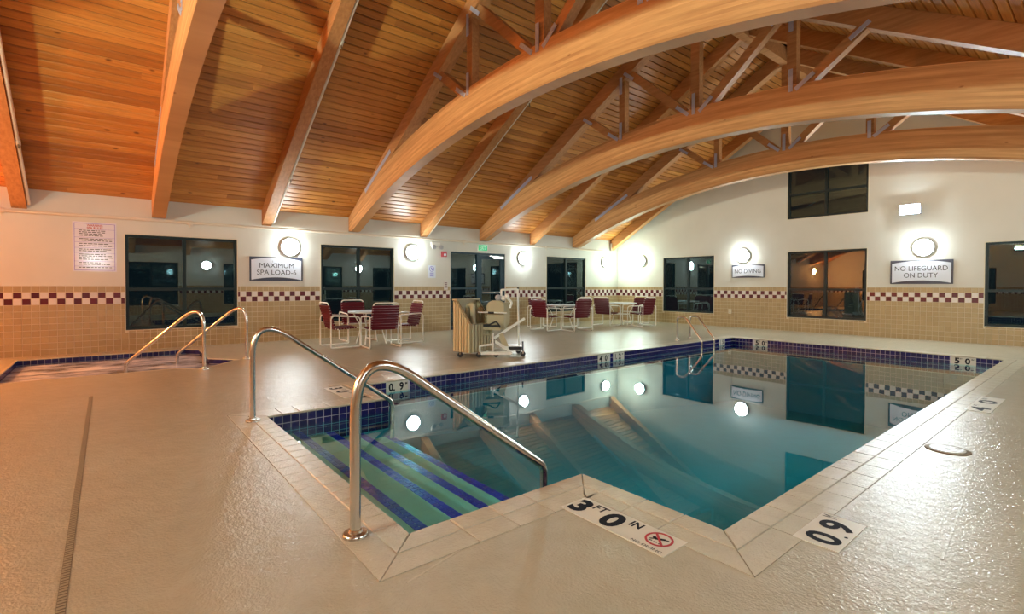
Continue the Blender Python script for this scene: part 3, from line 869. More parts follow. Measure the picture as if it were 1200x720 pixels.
SI, SM = offset(SPA, -0.02), offset(SPA, 0.014)
rm = MB()
for i in range(len(SPA)):
    a, b = SI[i], SI[(i+1) % len(SPA)]; c, d = SM[i], SM[(i+1) % len(SPA)]
    rm.hexa([(a[0], a[1], -0.012), (b[0], b[1], -0.012), (d[0], d[1], -0.012), (c[0], c[1], -0.012), (a[0], a[1], 0.004), (b[0], b[1], 0.004), (d[0], d[1], 0.004), (c[0], c[1], 0.004)])
rm.build('rim', M['coping'], spa)
bm = bmesh.new(); me = MB().prism(offset(SPA, -0.011), [], lambda p: (p[0], p[1], -0.10), lambda p: (p[0], p[1], -0.6)).mesh('spa_water', M['foam'])
so_ = link('spa_water', me); tag(so_, 'churning pale bubbling water in the hot tub', 'water', kind='stuff')

# ================================================================== HANDRAILS
def flange(m, x, y, z=0, r=0.055): m.lathe([(r, z+0.001), (r, z+0.014), (r*0.92, z+0.02), (r*0.55, z+0.022), (r*0.5, z+0.034), (r*0.42, z+0.036)], 24, (x, y, 0)); return m
def rail(label, pts, rad, base, r=0.024):
    root = thing('handrail', label, 'handrail', (base[0], base[1], 0), 0)
    q = [Vector(p)-Vector((base[0], base[1], 0)) for p in pts]
    MB().tube(fillet(q, rad, 10), r, 16).build('rail_tube', M['steel'], root, True)
    flange(MB(), 0, 0, 0, 0.062).build('base_flange', M['steel'], root, True)
    return root
def prail(x, yb, s=1.0): return [(x, yb, 0.02), (x, yb, 0.835), (x, yb+0.27, 0.80), (x, yb+1.24, 0.08), (x, yb+1.25, -0.9)]
rail('near stainless handrail over the pool steps with wide round base', [(-2.36, 0.935, 0.02), (-2.36, 0.935, 0.975), (-2.36, 2.19, 0.06), (-2.36, 2.19, -0.8)], [0.205, 0.10], (-2.36, 0.935), 0.026)
rail('far stainless handrail beside the navy tiled wall of the pool steps', [(-4.93, 1.01, 0.02), (-4.93, 1.01, 0.975), (-4.93, 2.36, -0.01), (-4.93, 2.36, -0.5), (-4.93, 2.1, -0.62)], [0.205, 0.12, 0.1], (-4.93, 1.01), 0.025)
def srail(b, label):
    d = Vector((-0.72, -0.69)).normalized()
    P = lambda s, z: (b[0]+d.x*s, b[1]+d.y*s, z)
    rail(label, [P(0, 0.02), P(0, 0.99), P(1.27, 0.055), P(1.29, -0.5)], [0.205, 0.08], b, 0.024)
srail((-8.44, 1.09), 'near stainless handrail leading into the hot tub')
srail((-9.22, 1.80), 'far stainless handrail leading into the hot tub, in front of the window edge')

# ladder
lad = thing('pool_ladder', 'stainless grab-rail ladder at the far side of the pool', 'ladder', (-6.38, 10.28, 0))
for dy in (-0.26, 0.26):
    lt = MB().tube(fillet([(0, dy, 0.0), (0, dy, 0.53), (0.20, dy, 0.53), (0.60, dy, 0.04), (0.60, dy, -0.62)], [0.16, 0.12, 0.14], 8), 0.022, 12).build('rail_tube', M['steel'], lad, True)
    flange(MB(), 0, dy, 0, 0.05).build('base_flange', M['steel'], lt, True)
for z in (-0.26, -0.50):
    MB().box((0.53, -0.24, z-0.012), (0.66, 0.24, z+0.012)).build('tread', M['steel'], lad)

# ================================================================== DECK MARKS
def deck_plate(name, label, x, y, w, h, rot, items, icon=None):
    root = thing(name, label, 'depth marker', (x, y, 0), rot)
    m = MB(); m.box((-w/2, -h/2, 0.0), (w/2, h/2, 0.004)); m.build('plate', M['marker'], root)
    for (s, cx, cy, a, b, bold) in items: letters(root, s, cx, cy, 0.0048, M['ink'], a, b, bold)
    if icon:
        cx, cy, r = icon; k = MB(); n = 32
        ring = [(cx+r*math.cos(2*PI*i/n), cy+r*math.sin(2*PI*i/n)) for i in range(n)]; inr = [(cx+0.84*r*math.cos(2*PI*i/n), cy+0.84*r*math.sin(2*PI*i/n)) for i in range(n)]
        k.prism(ring, [inr], lambda p: (p[0], p[1], 0.0056), lambda p: (p[0], p[1], 0.004))
        k.bar((cx-r*0.62, cy+r*0.62, 0.0050), (cx+r*0.62, cy-r*0.62, 0.0050), 0.012, 0.0014, (0, 0, 1)); k.build('ban_ring', M['red'], root)
        g = MB()
        g.bar((cx-r*0.25, cy-r*0.1, 0.0045), (cx+r*0.35, cy+r*0.25, 0.0045), 0.016, 0.001, (0, 0, 1))
        g.bar((cx+r*0.3, cy+r*0.22, 0.0045), (cx+r*0.62, cy+r*0.3, 0.0045), 0.008, 0.001, (0, 0, 1))
        g.bar((cx-r*0.25, cy-r*0.1, 0.0045), (cx-r*0.55, cy-r*0.35, 0.0045), 0.008, 0.001, (0, 0, 1))
        g.lathe([(0.010, 0.004), (0.010, 0.005)], 12, (cx-r*0.38, cy+r*0.02, 0))
        for q in (-0.5, -0.1, 0.3): g.bar((cx+r*q, cy-r*0.55, 0.0045), (cx+r*(q+0.25), cy-r*0.48, 0.0045), 0.006, 0.001, (0, 0, 1))
        g.build('diver_symbol', M['ink'], root)
    return root
deck_plate('depth_marker', 'white deck plate reading 3 FT 0 IN with red no diving symbol', -1.625, 2.04, 0.655, 0.20, 0.0,
           [('3', -0.265, 0.0, 0.095, 0.155, 0.05), ('FT', -0.165, 0.05, 0.085, 0.062, 0.02), ('0', -0.045, 0.0, 0.115, 0.165, 0.045), ('IN', 0.068, 0.052, 0.068, 0.06, 0.03), ('NO DIVING', 0.22, -0.08, 0.17, 0.018, 0.01)], (0.225, 0.018, 0.068))
deck_plate('depth_marker', 'white deck plate reading 0.9 M on the near right deck', -0.912, 2.80, 0.40, 0.20, PI/2,
           [('0', -0.105, -0.005, 0.115, 0.155, 0.03), ('.', -0.02, -0.075, 0.018, 0.018, 0.0), ('9', 0.075, -0.005, 0.115, 0.155, 0.03), ('M', 0.17, 0.055, 0.03, 0.07, 0.0)])
deck_plate('depth_marker', 'white deck plate reading 4 FT 0 IN on the right deck beyond the round drain', -0.895, 7.10, 0.95, 0.19, PI/2,
           [('4', -0.32, 0.0, 0.20, 0.15, 0.03), ('FT', -0.13, 0.05, 0.10, 0.045, 0.0), ('0', 0.14, 0.0, 0.20, 0.15, 0.03), ('IN', 0.33, 0.05, 0.10, 0.045, 0.0)])
deck_plate('depth_marker', 'white deck plate half hidden by the near handrail on the left deck', -5.66, 2.10, 0.66, 0.21, 0.0,
           [('3', -0.22, 0.0, 0.10, 0.155, 0.04), ('FT', -0.12, 0.05, 0.06, 0.045, 0.0), ('0', 0.0, 0.0, 0.11, 0.155, 0.04), ('IN', 0.12, 0.05, 0.06, 0.045, 0.0)])
dl = thing('skimmer_lid', 'round brown rimmed skimmer lid set in the right deck', 'drain', (-0.822, 4.90, 0))
MB().lathe([(0.135, 0.0), (0.135, 0.004), (0.120, 0.006), (0.112, 0.004)], 36).build('rim', M['bronze'], dl, True)
MB().lathe([(0.106, 0.003), (0.106, 0.0065), (0.10, 0.007), (0.02, 0.007)], 36).build('lid', M['deck'], dl)
MB().lathe([(0.014, 0.006), (0.014, 0.008)], 12).build('lift_hole', M['drain'], dl)
td = thing('trench_drain', 'narrow slotted trench drain running across the left deck', 'drain', (-3.2, -0.145, 0))
MB().box((-3.95, -0.015, 0.0005), (3.6, 0.015, 0.002)).build('channel', M['drain'], td)
m = MB()
for i in range(int(7.5/0.024)):
    x = -3.94+i*0.024; m.box((x, -0.0135, 0.002), (x+0.013, 0.0135, 0.0035))
tag(m.build('grate', simple('tan_grate', (0.30, 0.24, 0.155), 0.6), td), kind='stuff')
for a, b in (((-8.6, 2.72), (-6.25, 2.92)), ((-7.14, 3.5), (-7.32, 4.9)), ((-0.62, 4.5), (-0.50, 2.9)), ((-2.02, 1.62), (-1.85, 0.95))):
    MB().bar((a[0], a[1], 0.0006), (b[0], b[1], 0.0006), 0.010, 0.0012, (0, 0, 1)).build('deck_joint', M['coping'], fl)

# ================================================================== FURNITURE
def make_chair(label):
    c = thing('patio_chair', label, 'chair', (0, 0, 0), 0, 'maroon strap patio chairs')
    for s in (-1, 1):
        x = s*0.31
        loop = [(x, 0.0, 0.014), (x, 0.29, 0.014), (x, 0.29, 0.60), (x, 0.02, 0.615), (x, -0.29, 0.635), (x, -0.29, 0.014), (x, -0.05, 0.014)]
        MB().tube(fillet(loop, [0.03, 0.09, 0.2, 0.08, 0.03], 5)+[(x, 0, 0.014)], 0.0135, 8).build('side_frame', M['white_metal'], c, True)
    MB().tube(fillet([(-0.25, 0.25, 0.385), (-0.25, -0.19, 0.36), (-0.25, -0.33, 0.885), (0.25, -0.33, 0.885), (0.25, -0.19, 0.36), (0.25, 0.25, 0.385)], [0.07, 0.07, 0.07, 0.07], 5), 0.0125, 8).build('seat_frame', M['white_metal'], c, True)
    for y, z in ((0.24, 0.385), (-0.15, 0.365)):
        MB().tube([(-0.31, y, z), (0.31, y, z)], 0.011, 8).build('cross_bar', M['white_metal'], c, True)
    MB().tube([(-0.31, -0.285, 0.60), (-0.25, -0.265, 0.62)], 0.010, 8).build('cross_bar', M['white_metal'], c, True)
    MB().tube([(0.31, -0.285, 0.60), (0.25, -0.265, 0.62)], 0.010, 8).build('cross_bar', M['white_metal'], c, True)
    d = Vector((0, -0.14, 0.525)).normalized(); nb = Vector((0, -d.z, d.y))
    sb = MB().bar((-0.268, 0, 0), (0.268, 0, 0), 0.046, 0.030, tuple(nb)).mesh('back_strap', M['strapvinyl'])
    for k in range(9):
        p = Vector((0, -0.196, 0.385))+d*(0.053*k+0.02); link('back_strap', sb, c, p)
    ss = MB().bar((-0.268, 0, 0), (0.268, 0, 0), 0.046, 0.030, (0, 0, 1)).mesh('seat_strap', M['strapvinyl'])
    for k in range(8): link('seat_strap', ss, c, (0, -0.155+0.053*k, 0.368+0.0026*k))
    return c
proto = make_chair('x'); used = [False]
def chair(x, y, deg, label):
    c = proto if not used[0] else copy_tree(proto); used[0] = True
    c.location = (x, y, 0); c.rotation_euler = (0, 0, math.radians(deg)); c['label'] = label; return c
# deg 0 faces +Y (towards the back wall), 90 faces the left wall
chair(-9.93, 3.63, 0, 'maroon strap chair at nearest table, seen side-on at its left')
chair(-9.36, 4.24, 84, 'maroon strap chair at nearest table, with its back to the pool')
chair(-10.86, 4.36, -92, 'maroon strap chair at nearest table, between table and window')
chair(-9.88, 5.02, 178, 'maroon strap chair at nearest table, on the side towards the lift')
chair(-10.10, 9.42, 6, 'maroon strap chair at middle table, nearest the pool lift')
chair(-9.45, 9.98, 82, 'maroon strap chair at middle table, with its back to the pool')
chair(-10.88, 10.0, -90, 'maroon strap chair at middle table, against the left wall')
chair(-10.15, 10.75, 176, 'maroon strap chair at middle table, partly hidden at its far side')
chair(-10.15, 12.05, 8, 'maroon strap chair at corner table, left of the table')
chair(-9.35, 12.75, 88, 'maroon strap chair at corner table, with its back to the pool')
chair(-10.1, 13.45, 182, 'maroon strap chair at corner table, partly hidden nearest the back wall')
def make_table(label):
    t = thing('patio_table', label, 'table', (0, 0, 0), 0, 'round patio tables')
    MB().lathe([(0.44, 0.668), (0.462, 0.672), (0.47, 0.682), (0.462, 0.692), (0.44, 0.694)], 40).build('table_top', M['tabletop'], t, True)
    MB().tube([(0.45*math.cos(2*PI*i/32), 0.45*math.sin(2*PI*i/32), 0.665) for i in range(32)], 0.014, 8, True).build('rim', M['white_metal'], t, True)
    for k in range(4):
        a = PI/4+k*PI/2; c, s = math.cos(a), math.sin(a)
        MB().tube(fillet([(0.40*c, 0.40*s, 0.66), (0.22*c, 0.22*s, 0.35), (0.33*c, 0.33*s, 0.005)], 0.25, 6), 0.013, 8).build('leg', M['white_metal'], t, True)
    MB().tube([(0.235*math.cos(2*PI*i/24), 0.235*math.sin(2*PI*i/24), 0.33) for i in range(24)], 0.009, 6, True).build('ring_brace', M['white_metal'], t, True)
    return t
tb = make_table('round white table nearest the spa, ringed by four maroon chairs'); tb.location = (-10.02, 4.32, 0)
t2 = copy_tree(tb); t2.location = (-10.12, 10.05, 0); t2['label'] = 'round white table in front of the window right of the door'
t3 = copy_tree(tb); t3.location = (-10.12, 12.75, 0); t3['label'] = 'round white table in the far corner'

# ------------------------------------------------------------------ pool lift (local x = to the right in the photo, y = away)
lift = thing('pool_lift', 'beige and white wheeled pool lift chair beside the pool', 'pool lift', (-7.18, 4.63, 0), math.radians(53.1)); lift.scale = (0.93, 0.93, 0.93)
bp_ = M['beige_plastic']; wm_ = M['white_metal']
# ribbed ballast box turned towards the pool: tall at its back, sides sloping down to the front
def boxpart(o):
    o.location = (-0.06, 0.10, 0); o.rotation_euler = (0, 0, math.radians(-40)); return o
def side_panel(y0, y1):
    poly = [(0, 0.10), (0.42, 0.10), (0.42, 0.62), (0.38, 0.68), (0.10, 1.03), (0, 1.05)]
    return MB().prism(poly, [], lambda p: (p[0], y0, p[1]), lambda p: (p[0], y1, p[1]))
for y0 in (0.0, 0.58):
    bs = boxpart(side_panel(y0, y0+0.02).build('box_side', M['dark_beige2'], lift))
    for k in range(6):
        x = 0.004+k*0.071; top = 1.03 if x < 0.06 else 1.03-(x-0.06)*1.25
        MB().hexa([(x, y0-0.022, 0.105), (x+0.048, y0-0.022, 0.105), (x+0.054, y0, 0.105), (x-0.004, y0, 0.105), (x, y0-0.022, top), (x+0.048, y0-0.022, top-0.045), (x+0.054, y0, top-0.045), (x-0.004, y0, top)]).build('rib', bp_, bs)
boxpart(MB().box((0.0, 0.02, 0.10), (0.02, 0.58, 1.05)).build('box_back', bp_, lift))
fr_ = boxpart(MB().box((0.40, 0.02, 0.10), (0.42, 0.58, 0.62)).build('box_front', M['dark_beige2'], lift))
for k in range(7): MB().box((0.42, 0.025+k*0.08, 0.11), (0.438, 0.078+k*0.08, 0.60)).build('rib', bp_, fr_)
boxpart(MB().box((-0.02, -0.03, 1.045), (0.10, 0.62, 1.07)).build('box_rim', bp_, lift))
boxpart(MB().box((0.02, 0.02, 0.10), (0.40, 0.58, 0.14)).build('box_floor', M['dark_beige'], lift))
boxpart(MB().tube(fillet([(0.14, 0.22, 0.14), (0.14, 0.22, 0.93), (0.26, 0.22, 0.98), (0.28, 0.22, 0.6)], 0.06), 0.05, 10).build('cover_roll', bp_, lift, True))
# base frame
b_ = MB()
b_.tube([(0.10, 0.02, 0.09), (0.98, 0.02, 0.07)], 0.028, 8); b_.tube([(0.10, 0.55, 0.09), (1.10, 0.55, 0.07)], 0.028, 8)
for x in (0.12, 0.55, 0.96): b_.tube([(x, 0.02, 0.08), (x, 0.55, 0.08)], 0.024, 8)
b_.build('base_frame', wm_, lift, True)
MB().tube(fillet([(0.42, -0.02, 0.10), (0.42, -0.02, 0.21), (0.66, -0.02, 0.24), (0.66, -0.02, 0.10)], 0.03), 0.02, 8).build('guard_rail', wm_, lift, True)
MB().box((0.44, -0.04, 0.05), (1.02, 0.06, 0.10)).build('skid_plate', wm_, lift)
MB().box((0.88, 0.08, 0.11), (1.20, 0.42, 0.19)).build('pivot_box', wm_, lift)
MB().box((0.95, 0.05, 0.13), (1.20, 0.08, 0.185)).build('control_panel', M['black'], lift)
for x, y in ((0.06, 0.0), (0.40, 0.0), (0.72, 0.0), (0.06, 0.56), (1.16, 0.5), (1.22, 0.1)):
    cw = MB().lathe([(0.045, -0.014), (0.048, -0.008), (0.048, 0.008), (0.045, 0.014)], 16, (x, y, 0.048), 'y').build('castor', M['black'], lift, True)
    MB().box((x-0.014, y-0.022, 0.05), (x+0.014, y+0.022, 0.10)).build('fork', M['steel'], cw)
MB().tube([(1.22, 0.1, 0.06), (1.22, 0.1, 0.28)], 0.014, 8).build('brake_lever', M['black'], lift, True)
# seat, facing left
seat = MB().hexa([(0.40, 0.06, 0.50), (0.80, 0.06, 0.49), (0.80, 0.44, 0.49), (0.40, 0.44, 0.50), (0.40, 0.06, 0.56), (0.80, 0.06, 0.54), (0.80, 0.44, 0.54), (0.40, 0.44, 0.56)]).build('seat', bp_, lift)
MB().box((0.42, 0.08, 0.556), (0.78, 0.42, 0.585)).build('seat_pad', M['black'], seat)
MB().box((0.36, 0.06, 0.40), (0.62, 0.44, 0.425)).build('seat_support', bp_, lift)
bk = []
for (x, z) in ((0.62, 0.58), (0.78, 0.50), (0.90, 0.50), (0.93, 0.56), (0.93, 0.95), (0.90, 1.0), (0.82, 1.04), (0.70, 1.04), (0.63, 1.0), (0.60, 0.93)): bk.append((x-0.06, z))
back = MB().prism(bk, [], lambda p: (p[0], 0.16, p[1]), lambda p: (p[0]+0.04, 0.22, p[1])).build('backrest', bp_, lift)
MB().hexa([(0.86, 0.16, 0.46), (0.98, 0.30, 0.62), (0.98, 0.42, 0.62), (0.86, 0.40, 0.46), (0.86, 0.16, 1.0), (0.98, 0.30, 1.0), (0.98, 0.42, 1.0), (0.86, 0.40, 1.0)]).build('side_wing', bp_, back)
arm = MB().tube([(0.38, 0.04, 0.83), (0.92, 0.04, 0.81)], 0.012, 8).build('armrest', wm_, lift, True)
MB().tube([(0.57, 0.04, 0.823), (0.68, 0.04, 0.819)], 0.018, 8).build('grip', M['black'], arm, True)
MB().tube(fillet([(0.42, 0.10, 0.58), (0.60, 0.04, 0.60), (0.72, 0.02, 0.66), (0.80, 0.06, 0.56), (0.76, 0.1, 0.5)], 0.05), 0.014, 8).build('seat_belt', M['black'], lift, True)
# mast
ms = MB().tube(fillet([(0.82, 0.30, 1.12), (0.82, 0.30, 1.24), (1.13, 0.30, 1.26), (1.16, 0.30, 0.12)], 0.015), 0.019, 10).build('mast', wm_, lift, True)
MB().lathe([(0.02, 1.26), (0.024, 1.27), (0.018, 1.285)], 12, (1.135, 0.30, 0)).build('mast_cap', M['black'], ms)
for (x, z, r, c) in ((0.76, 1.09, 0.06, 'lamp_ring'), (0.86, 1.08, 0.05, 'white_metal'), (0.93, 1.12, 0.045, 'white_metal')):
    MB().lathe([(r*0.5, -0.06), (r, -0.03), (r, 0.03), (r*0.5, 0.06)], 16, (x, 0.26, z), 'y').build('pulley', M[c], lift, True)
MB().tube(fillet([(0.92, 0.24, 1.1), (1.02, 0.24, 1.0), (0.98, 0.24, 0.9)], 0.05), 0.022, 8).build('hose', wm_, lift, True)
MB().bar((0.68, 0.10, 0.34), (1.26, 0.22, 0.70), 0.045, 0.03).build('lift_arm', wm_, lift)
MB().bar((0.68, 0.06, 0.30), (0.98, 0.06, 0.10), 0.05, 0.04).build('strut', wm_, lift)
MB().bar((0.80, 0.12, 0.42), (0.92, 0.12, 0.14), 0.10, 0.03).build('foot_plate', bp_, lift)
MB().tube([(0.66, 0.04, 0.22), (0.66, 0.04, 0.44)], 0.02, 8).build('actuator', wm_, lift, True)
MB().box((0.62, 0.03, 0.26), (0.70, 0.09, 0.33)).build('motor', M['steel'], lift)

# ================================================================== WALL LAMPS
def sconce(mat, label, glow='lamp', r=0.20):
    root = thing('wall_lamp', label, 'wall lamp', mat=mat, group='round wall lamps')
    MB().lathe([(r, 0.0), (r, 0.062), (r*0.95, 0.07), (r*0.9, 0.07)], 36).build('ring', M['lamp_ring'], root, True)
    MB().lathe([(r*0.90, 0.071), (r*0.88, 0.10), (r*0.74, 0.125), (r*0.45, 0.142), (r*0.02, 0.148)], 36).build('diffuser', M[glow], root, True)
    return root
sconce(on_left(3.16, 2.07), 'round lit wall lamp above the spa load sign')
sconce(on_left(6.17, 2.08), 'round lit wall lamp between the second window and the door')
sconce(on_left(9.94, 2.07), 'round lit wall lamp between the door and the narrow window')
sconce(on_left(13.80, 2.07), 'round lit wall lamp on the left wall by the far corner', 'lamp_green')
sconce(on_back(-10.68, 2.09), 'round lit wall lamp on the back wall by the far corner', 'lamp_green')
sconce(on_back(-7.07, 2.12), 'round lit wall lamp above the no diving sign')
sconce(on_back(-2.91, 2.12), 'round lit wall lamp above the no lifeguard sign')
sconce(on_right(-0.32, 2.2), 'round lit wall lamp beside the camera, glaring in the spa rules sign')
sconce(on_right(3.37, 2.08), 'round lit wall lamp beside the camera, mirrored in the spa window')
sconce(on_right(6.75, 2.08), 'round lit wall lamp on the wall beside the camera, third along')
sconce(on_right(10.2, 2.08), 'round lit wall lamp on the wall beside the camera, fourth along')
sconce(on_right(13.8, 2.08), 'round lit wall lamp on the wall beside the camera, at its far end')
sconce(on_near(-8.3, 2.1), 'warm orange wall lamp on the wall behind the camera', 'lamp_warm', 0.12)
sconce(on_left(-3.35, 2.1), 'warm orange wall lamp on the left wall beyond the spa, out of view', 'lamp_warm')
def flood(mat, label, glow='flood'):
    root = thing('flood_lamp', label, 'flood lamp', mat=mat, group='flood lamps')
    MB().box((-0.07, -0.06, 0), (0.07, 0.06, 0.05)).build('wall_bracket', M['sign_dark'], root)
    MB().hexa([(-0.17, -0.06, 0.05), (0.17, -0.06, 0.05), (0.17, 0.10, 0.05), (-0.17, 0.10, 0.05), (-0.20, -0.13, 0.17), (0.20, -0.13, 0.17), (0.20, 0.10, 0.20), (-0.20, 0.10, 0.20)]).build('housing', M['sign_dark'], root)
    if glow == 'flood_up': MB().box((-0.21, -0.145, 0.17), (0.21, -0.13, 0.30)).box((-0.215, -0.145, 0.17), (-0.20, 0.10, 0.26)).box((0.20, -0.145, 0.17), (0.215, 0.10, 0.26)).build('added_visor', M['sign_dark'], root)  # shield added out of view to keep the uplight off the deck
    MB().hexa([(-0.18, -0.11, 0.173), (0.18, -0.11, 0.173), (0.18, 0.085, 0.203), (-0.18, 0.085, 0.203), (-0.18, -0.11, 0.182), (0.18, -0.11, 0.182), (0.18, 0.085, 0.212), (-0.18, 0.085, 0.212)]).build('lens', M[glow], root)
flood(on_back(-3.14, 3.02), 'bright rectangular flood lamp high on the back wall')
flood(on_near(-3.2, 3.02) @ Matrix.Rotation(math.radians(-28), 4, 'X'), 'bright flood lamp high on the wall behind the camera', 'flood_up')

# ================================================================== SIGNS
def framed_sign(mat, label, w, h, lines):
    root = thing('framed_sign', label, 'sign', mat=mat)
    MB().box((-w/2, -h/2, 0), (w/2, h/2, 0.018)).build('sign_frame', M['sign_dark'], root)
    e = w*0.03; s = h*0.09; a = w/2-e; n = 16; top = []; bot = []
    for k in range(n+1):
        t = -1+2*k/n; c = (1-t*t)
        top.append((t*a, h/2-s*1.5+c*s*1.2)); bot.append((t*a, -h/2+s*0.5+c*s*1.15))
    MB().prism(bot+top[::-1], [], lambda p: (p[0], p[1], 0.018), lambda p: (p[0], p[1], 0.028)).build('sign_board', M['sign_white'], root)
    for (tx, y, tw, th) in lines: letters(root, tx, 0, y, 0.0288, M['inkgrey'], tw, th, 0.0, 1.0)
    for x in (-0.09, 0.09): MB().box((x-0.006, h/2-s*1.4-0.05, 0.028), (x+0.006, h/2-s*1.4-0.015, 0.031)).build('screw', M['lamp_ring'], root)
    return root
framed_sign(on_left(2.89, 1.58), 'framed white sign reading MAXIMUM SPA LOAD-6', 1.08, 0.52, [('MAXIMUM', 0.075, 0.70, 0.105), ('SPA LOAD-6', -0.075, 0.80, 0.105)])
framed_sign(on_back(-6.945, 1.665), 'framed white sign reading NO DIVING', 0.95, 0.38, [('NO DIVING', 0.0, 0.76, 0.115)])
framed_sign(on_back(-2.96, 1.563), 'framed white sign reading NO LIFEGUARD ON DUTY', 1.14, 0.55, [('NO LIFEGUARD', 0.085, 0.96, 0.11), ('ON DUTY', -0.075, 0.62, 0.11)])
# spa rules
rs = thing('rules_sign', 'pale notice headed WARNING SPA RULES with red heading', 'sign', mat=on_left(-0.159, 1.907))
w, h = 0.61, 0.885
MB().box((-w/2, -h/2, 0), (w/2, h/2, 0.008)).build('sign_board', M['sign_paper'], rs)
bd = MB(); e = 0.022; t = 0.007
for (a, b, c, d) in ((-w/2+e, -h/2+e, w/2-e, -h/2+e+t), (-w/2+e, h/2-e-t, w/2-e, h/2-e), (-w/2+e, -h/2+e, -w/2+e+t, h/2-e), (w/2-e-t, -h/2+e, w/2-e, h/2-e)): bd.box((a, b, 0.008), (c, d, 0.0088))
for y in (0.315, 0.165, 0.08, -0.02, -0.11, -0.26, -0.35): bd.box((-w/2+e, y, 0.008), (w/2-e, y+0.004, 0.0088))
bd.build('border_lines', M['purple'], rs)
letters(rs, 'WARNING', 0, 0.385, 0.0092, M['red'], 0.22, 0.04, 0.02); letters(rs, 'SPA RULES', 0, 0.34, 0.0092, M['red'], 0.22, 0.04, 0.02)
pr = MB(); rr = random.Random(3)
for y in (0.285, 0.255, 0.225, 0.195, 0.135, 0.105, 0.05, 0.012, -0.05, -0.08, -0.14, -0.17, -0.20, -0.23, -0.29, -0.32, -0.375):
    x = -0.22; end = rr.uniform(0.08, 0.25)
    while x < end:
        l = rr.uniform(0.02, 0.07); pr.box((x, y, 0.008), (min(x+l, 0.26), y+0.013, 0.0086)); x += l+0.012
tag(pr.build('small_print', M['inkgrey'], rs), kind='stuff')
ac = thing('access_sign', 'small violet pool lift symbol sign left of the door', 'sign', mat=on_left(6.76, 1.60))
MB().box((-0.12, -0.17, 0), (0.12, 0.17, 0.004)).build('sign_board', M['sign_white'], ac)
k = MB(); ring = [(0.075*math.cos(2*PI*i/24), 0.07+0.075*math.sin(2*PI*i/24)) for i in range(24)]; inr = [(0.062*math.cos(2*PI*i/24), 0.07+0.062*math.sin(2*PI*i/24)) for i in range(24)]
k.prism(ring, [inr], lambda p: (p[0], p[1], 0.005), lambda p: (p[0], p[1], 0.004))
k.bar((-0.01, 0.11, 0.0045), (0.0, 0.05, 0.0045), 0.03, 0.001, (0, 0, 1)); k.bar((0, 0.055, 0.0045), (0.04, 0.03, 0.0045), 0.022, 0.001, (0, 0, 1))
for y in (-0.04, -0.08, -0.12): k.bar((-0.06, y, 0.0045), (0.06, y, 0.0045), 0.018, 0.001, (0, 0, 1))
k.build('symbol', M['purple'], ac)
ex = thing('exit_sign', 'small green lit exit sign above the door', 'sign', mat=on_left(8.42, 2.315))
MB().box((-0.165, -0.095, 0.0), (0.165, 0.095, 0.035)).build('housing', M['white_metal'], ex)
MB().box((-0.15, -0.08, 0.035), (0.15, 0.08, 0.038)).build('face', M['exit'], ex)
letters(ex, 'EXIT', 0, 0, 0.0386, M['white_metal'], 0.22, 0.11, 0.02)
fa_ = thing('fire_alarm', 'small red fire alarm box left of the door', 'fire alarm', mat=on_left(7.13, 2.08))
MB().box((-0.075, -0.075, 0), (0.075, 0.075, 0.05)).build('box', M['pullred'], fa_)
MB().lathe([(0.035, 0.05), (0.035, 0.06), (0.02, 0.066)], 16, (0.01, -0.015, 0)).build('strobe', M['sign_white'], fa_)
em = thing('emergency_light', 'white twin-head emergency light left of the exit door', 'emergency light', mat=on_left(6.86, 2.30))
MB().box((-0.13, -0.02, 0), (0.13, 0.08, 0.06)).build('housing', M['white_metal'], em)
for x in (-0.10, 0.12): MB().lathe([(0.03, 0.05), (0.055, 0.10), (0.06, 0.14), (0.045, 0.142)], 16, (x, -0.05, 0)).build('lamp_head', M['lamp_ring'], em, True)
nb_ = thing('notice_holder', 'small grey notice holder on the wall left of the door', 'notice', mat=on_left(7.19, 1.22))
MB().box((-0.06, -0.11, 0.009), (0.06, 0.11, 0.02)).build('holder', M['white'], nb_)
pr = MB()
for y in (0.07, 0.03, -0.01, -0.05): pr.box((-0.04, y, 0.02), (0.04, y+0.018, 0.021))
pr.build('print', M['maroon'], nb_)
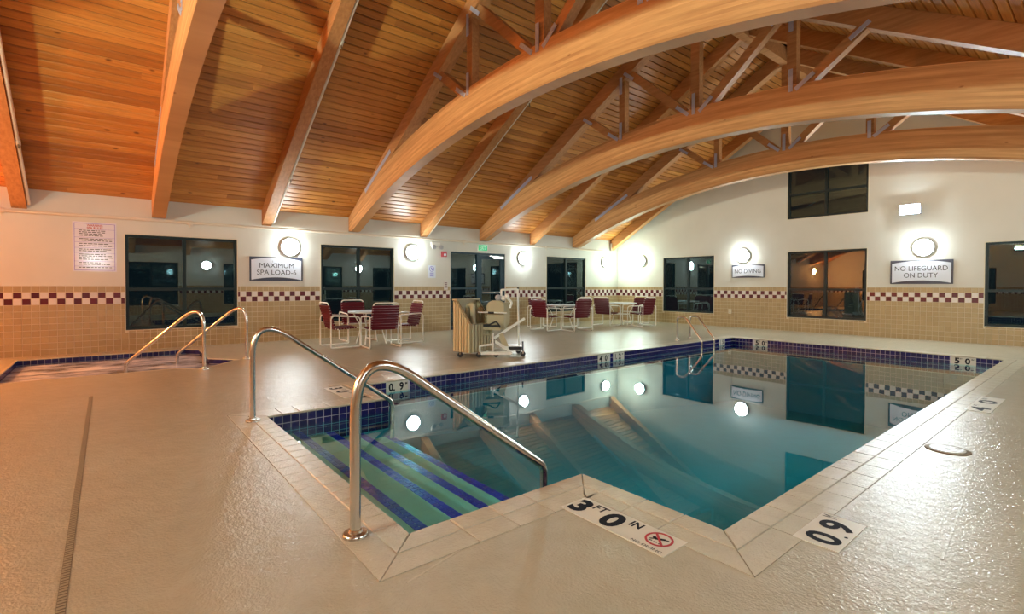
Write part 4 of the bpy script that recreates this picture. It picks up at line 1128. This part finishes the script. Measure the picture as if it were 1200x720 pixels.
for mt, lab in ((on_left(6.28, 0.46), 'ivory outlet plate on the left wall tiles behind the chairs'), (on_back(-7.47, 0.47), 'ivory outlet plate on the back wall tiles below the no diving sign')):
    ou = thing('outlet', lab, 'outlet', mat=mt)
    MB().box((-0.05, -0.07, 0.008), (0.05, 0.07, 0.018)).build('cover', M['ivory'], ou)
    for y in (-0.03, 0.03): MB().box((-0.02, y-0.014, 0.018), (0.02, y+0.014, 0.0195)).build('socket', M['lamp_ring'], ou)

# ================================================================== PIPES
pp = thing('sprinkler_pipe', 'long cream pipe running along the top of the left wall', 'pipe', (XL+0.05, 0, 2.455))
MB().tube([(0, YN+0.02, 0), (0, 13.95, 0), ], 0.028, 10).build('pipe', M['pipe'], pp, True)
for y in (-1.35, 1.28, 7.75, 10.9):
    cpl = MB().lathe([(0.038, -0.05), (0.042, -0.03), (0.042, 0.03), (0.038, 0.05)], 12, (0, y, 0), 'y').build('coupling', M['pipe'], pp, True)
    MB().tube([(0, y, 0), (0.0, y, -0.09)], 0.012, 8).build('sprinkler', M['pipe'], cpl, True)
MB().tube(fillet([(0, 13.95, 0), (0, 14.1, 0), (0, 14.1, 0.3)], 0.04), 0.03, 10).build('elbow', M['pipe'], pp, True)
for y, lab in ((-1.13, 'thin cream pipe along the leftmost rafter'), (2.69, 'thin cream pipe along the rafter above the spa load sign'), (6.51, 'thin cream pipe along the rafter left of the door')):
    rp = thing('sprinkler_pipe', lab, 'pipe', (0, y+0.095+0.03, 0))
    a = XL+0.06; b = XM-0.6; dz = -0.29
    MB().tube([(a, 0, zceil(a)+dz), (b, 0, zceil(b)+dz)], 0.024, 10).build('pipe', M['pipe'], rp, True)
    for x in (XL+1.35, XL+4.1):
        v = Vector((1, 0, SL)).normalized(); c = Vector((x, 0, zceil(x)+dz))
        cp = MB().tube([c-v*0.05, c+v*0.05], 0.034, 10).build('coupling', M['pipe'], rp, True)
        MB().tube([c, c+Vector((0, 0.01, -0.09))], 0.012, 8).build('sprinkler_head', M['bronze'], cp, True)
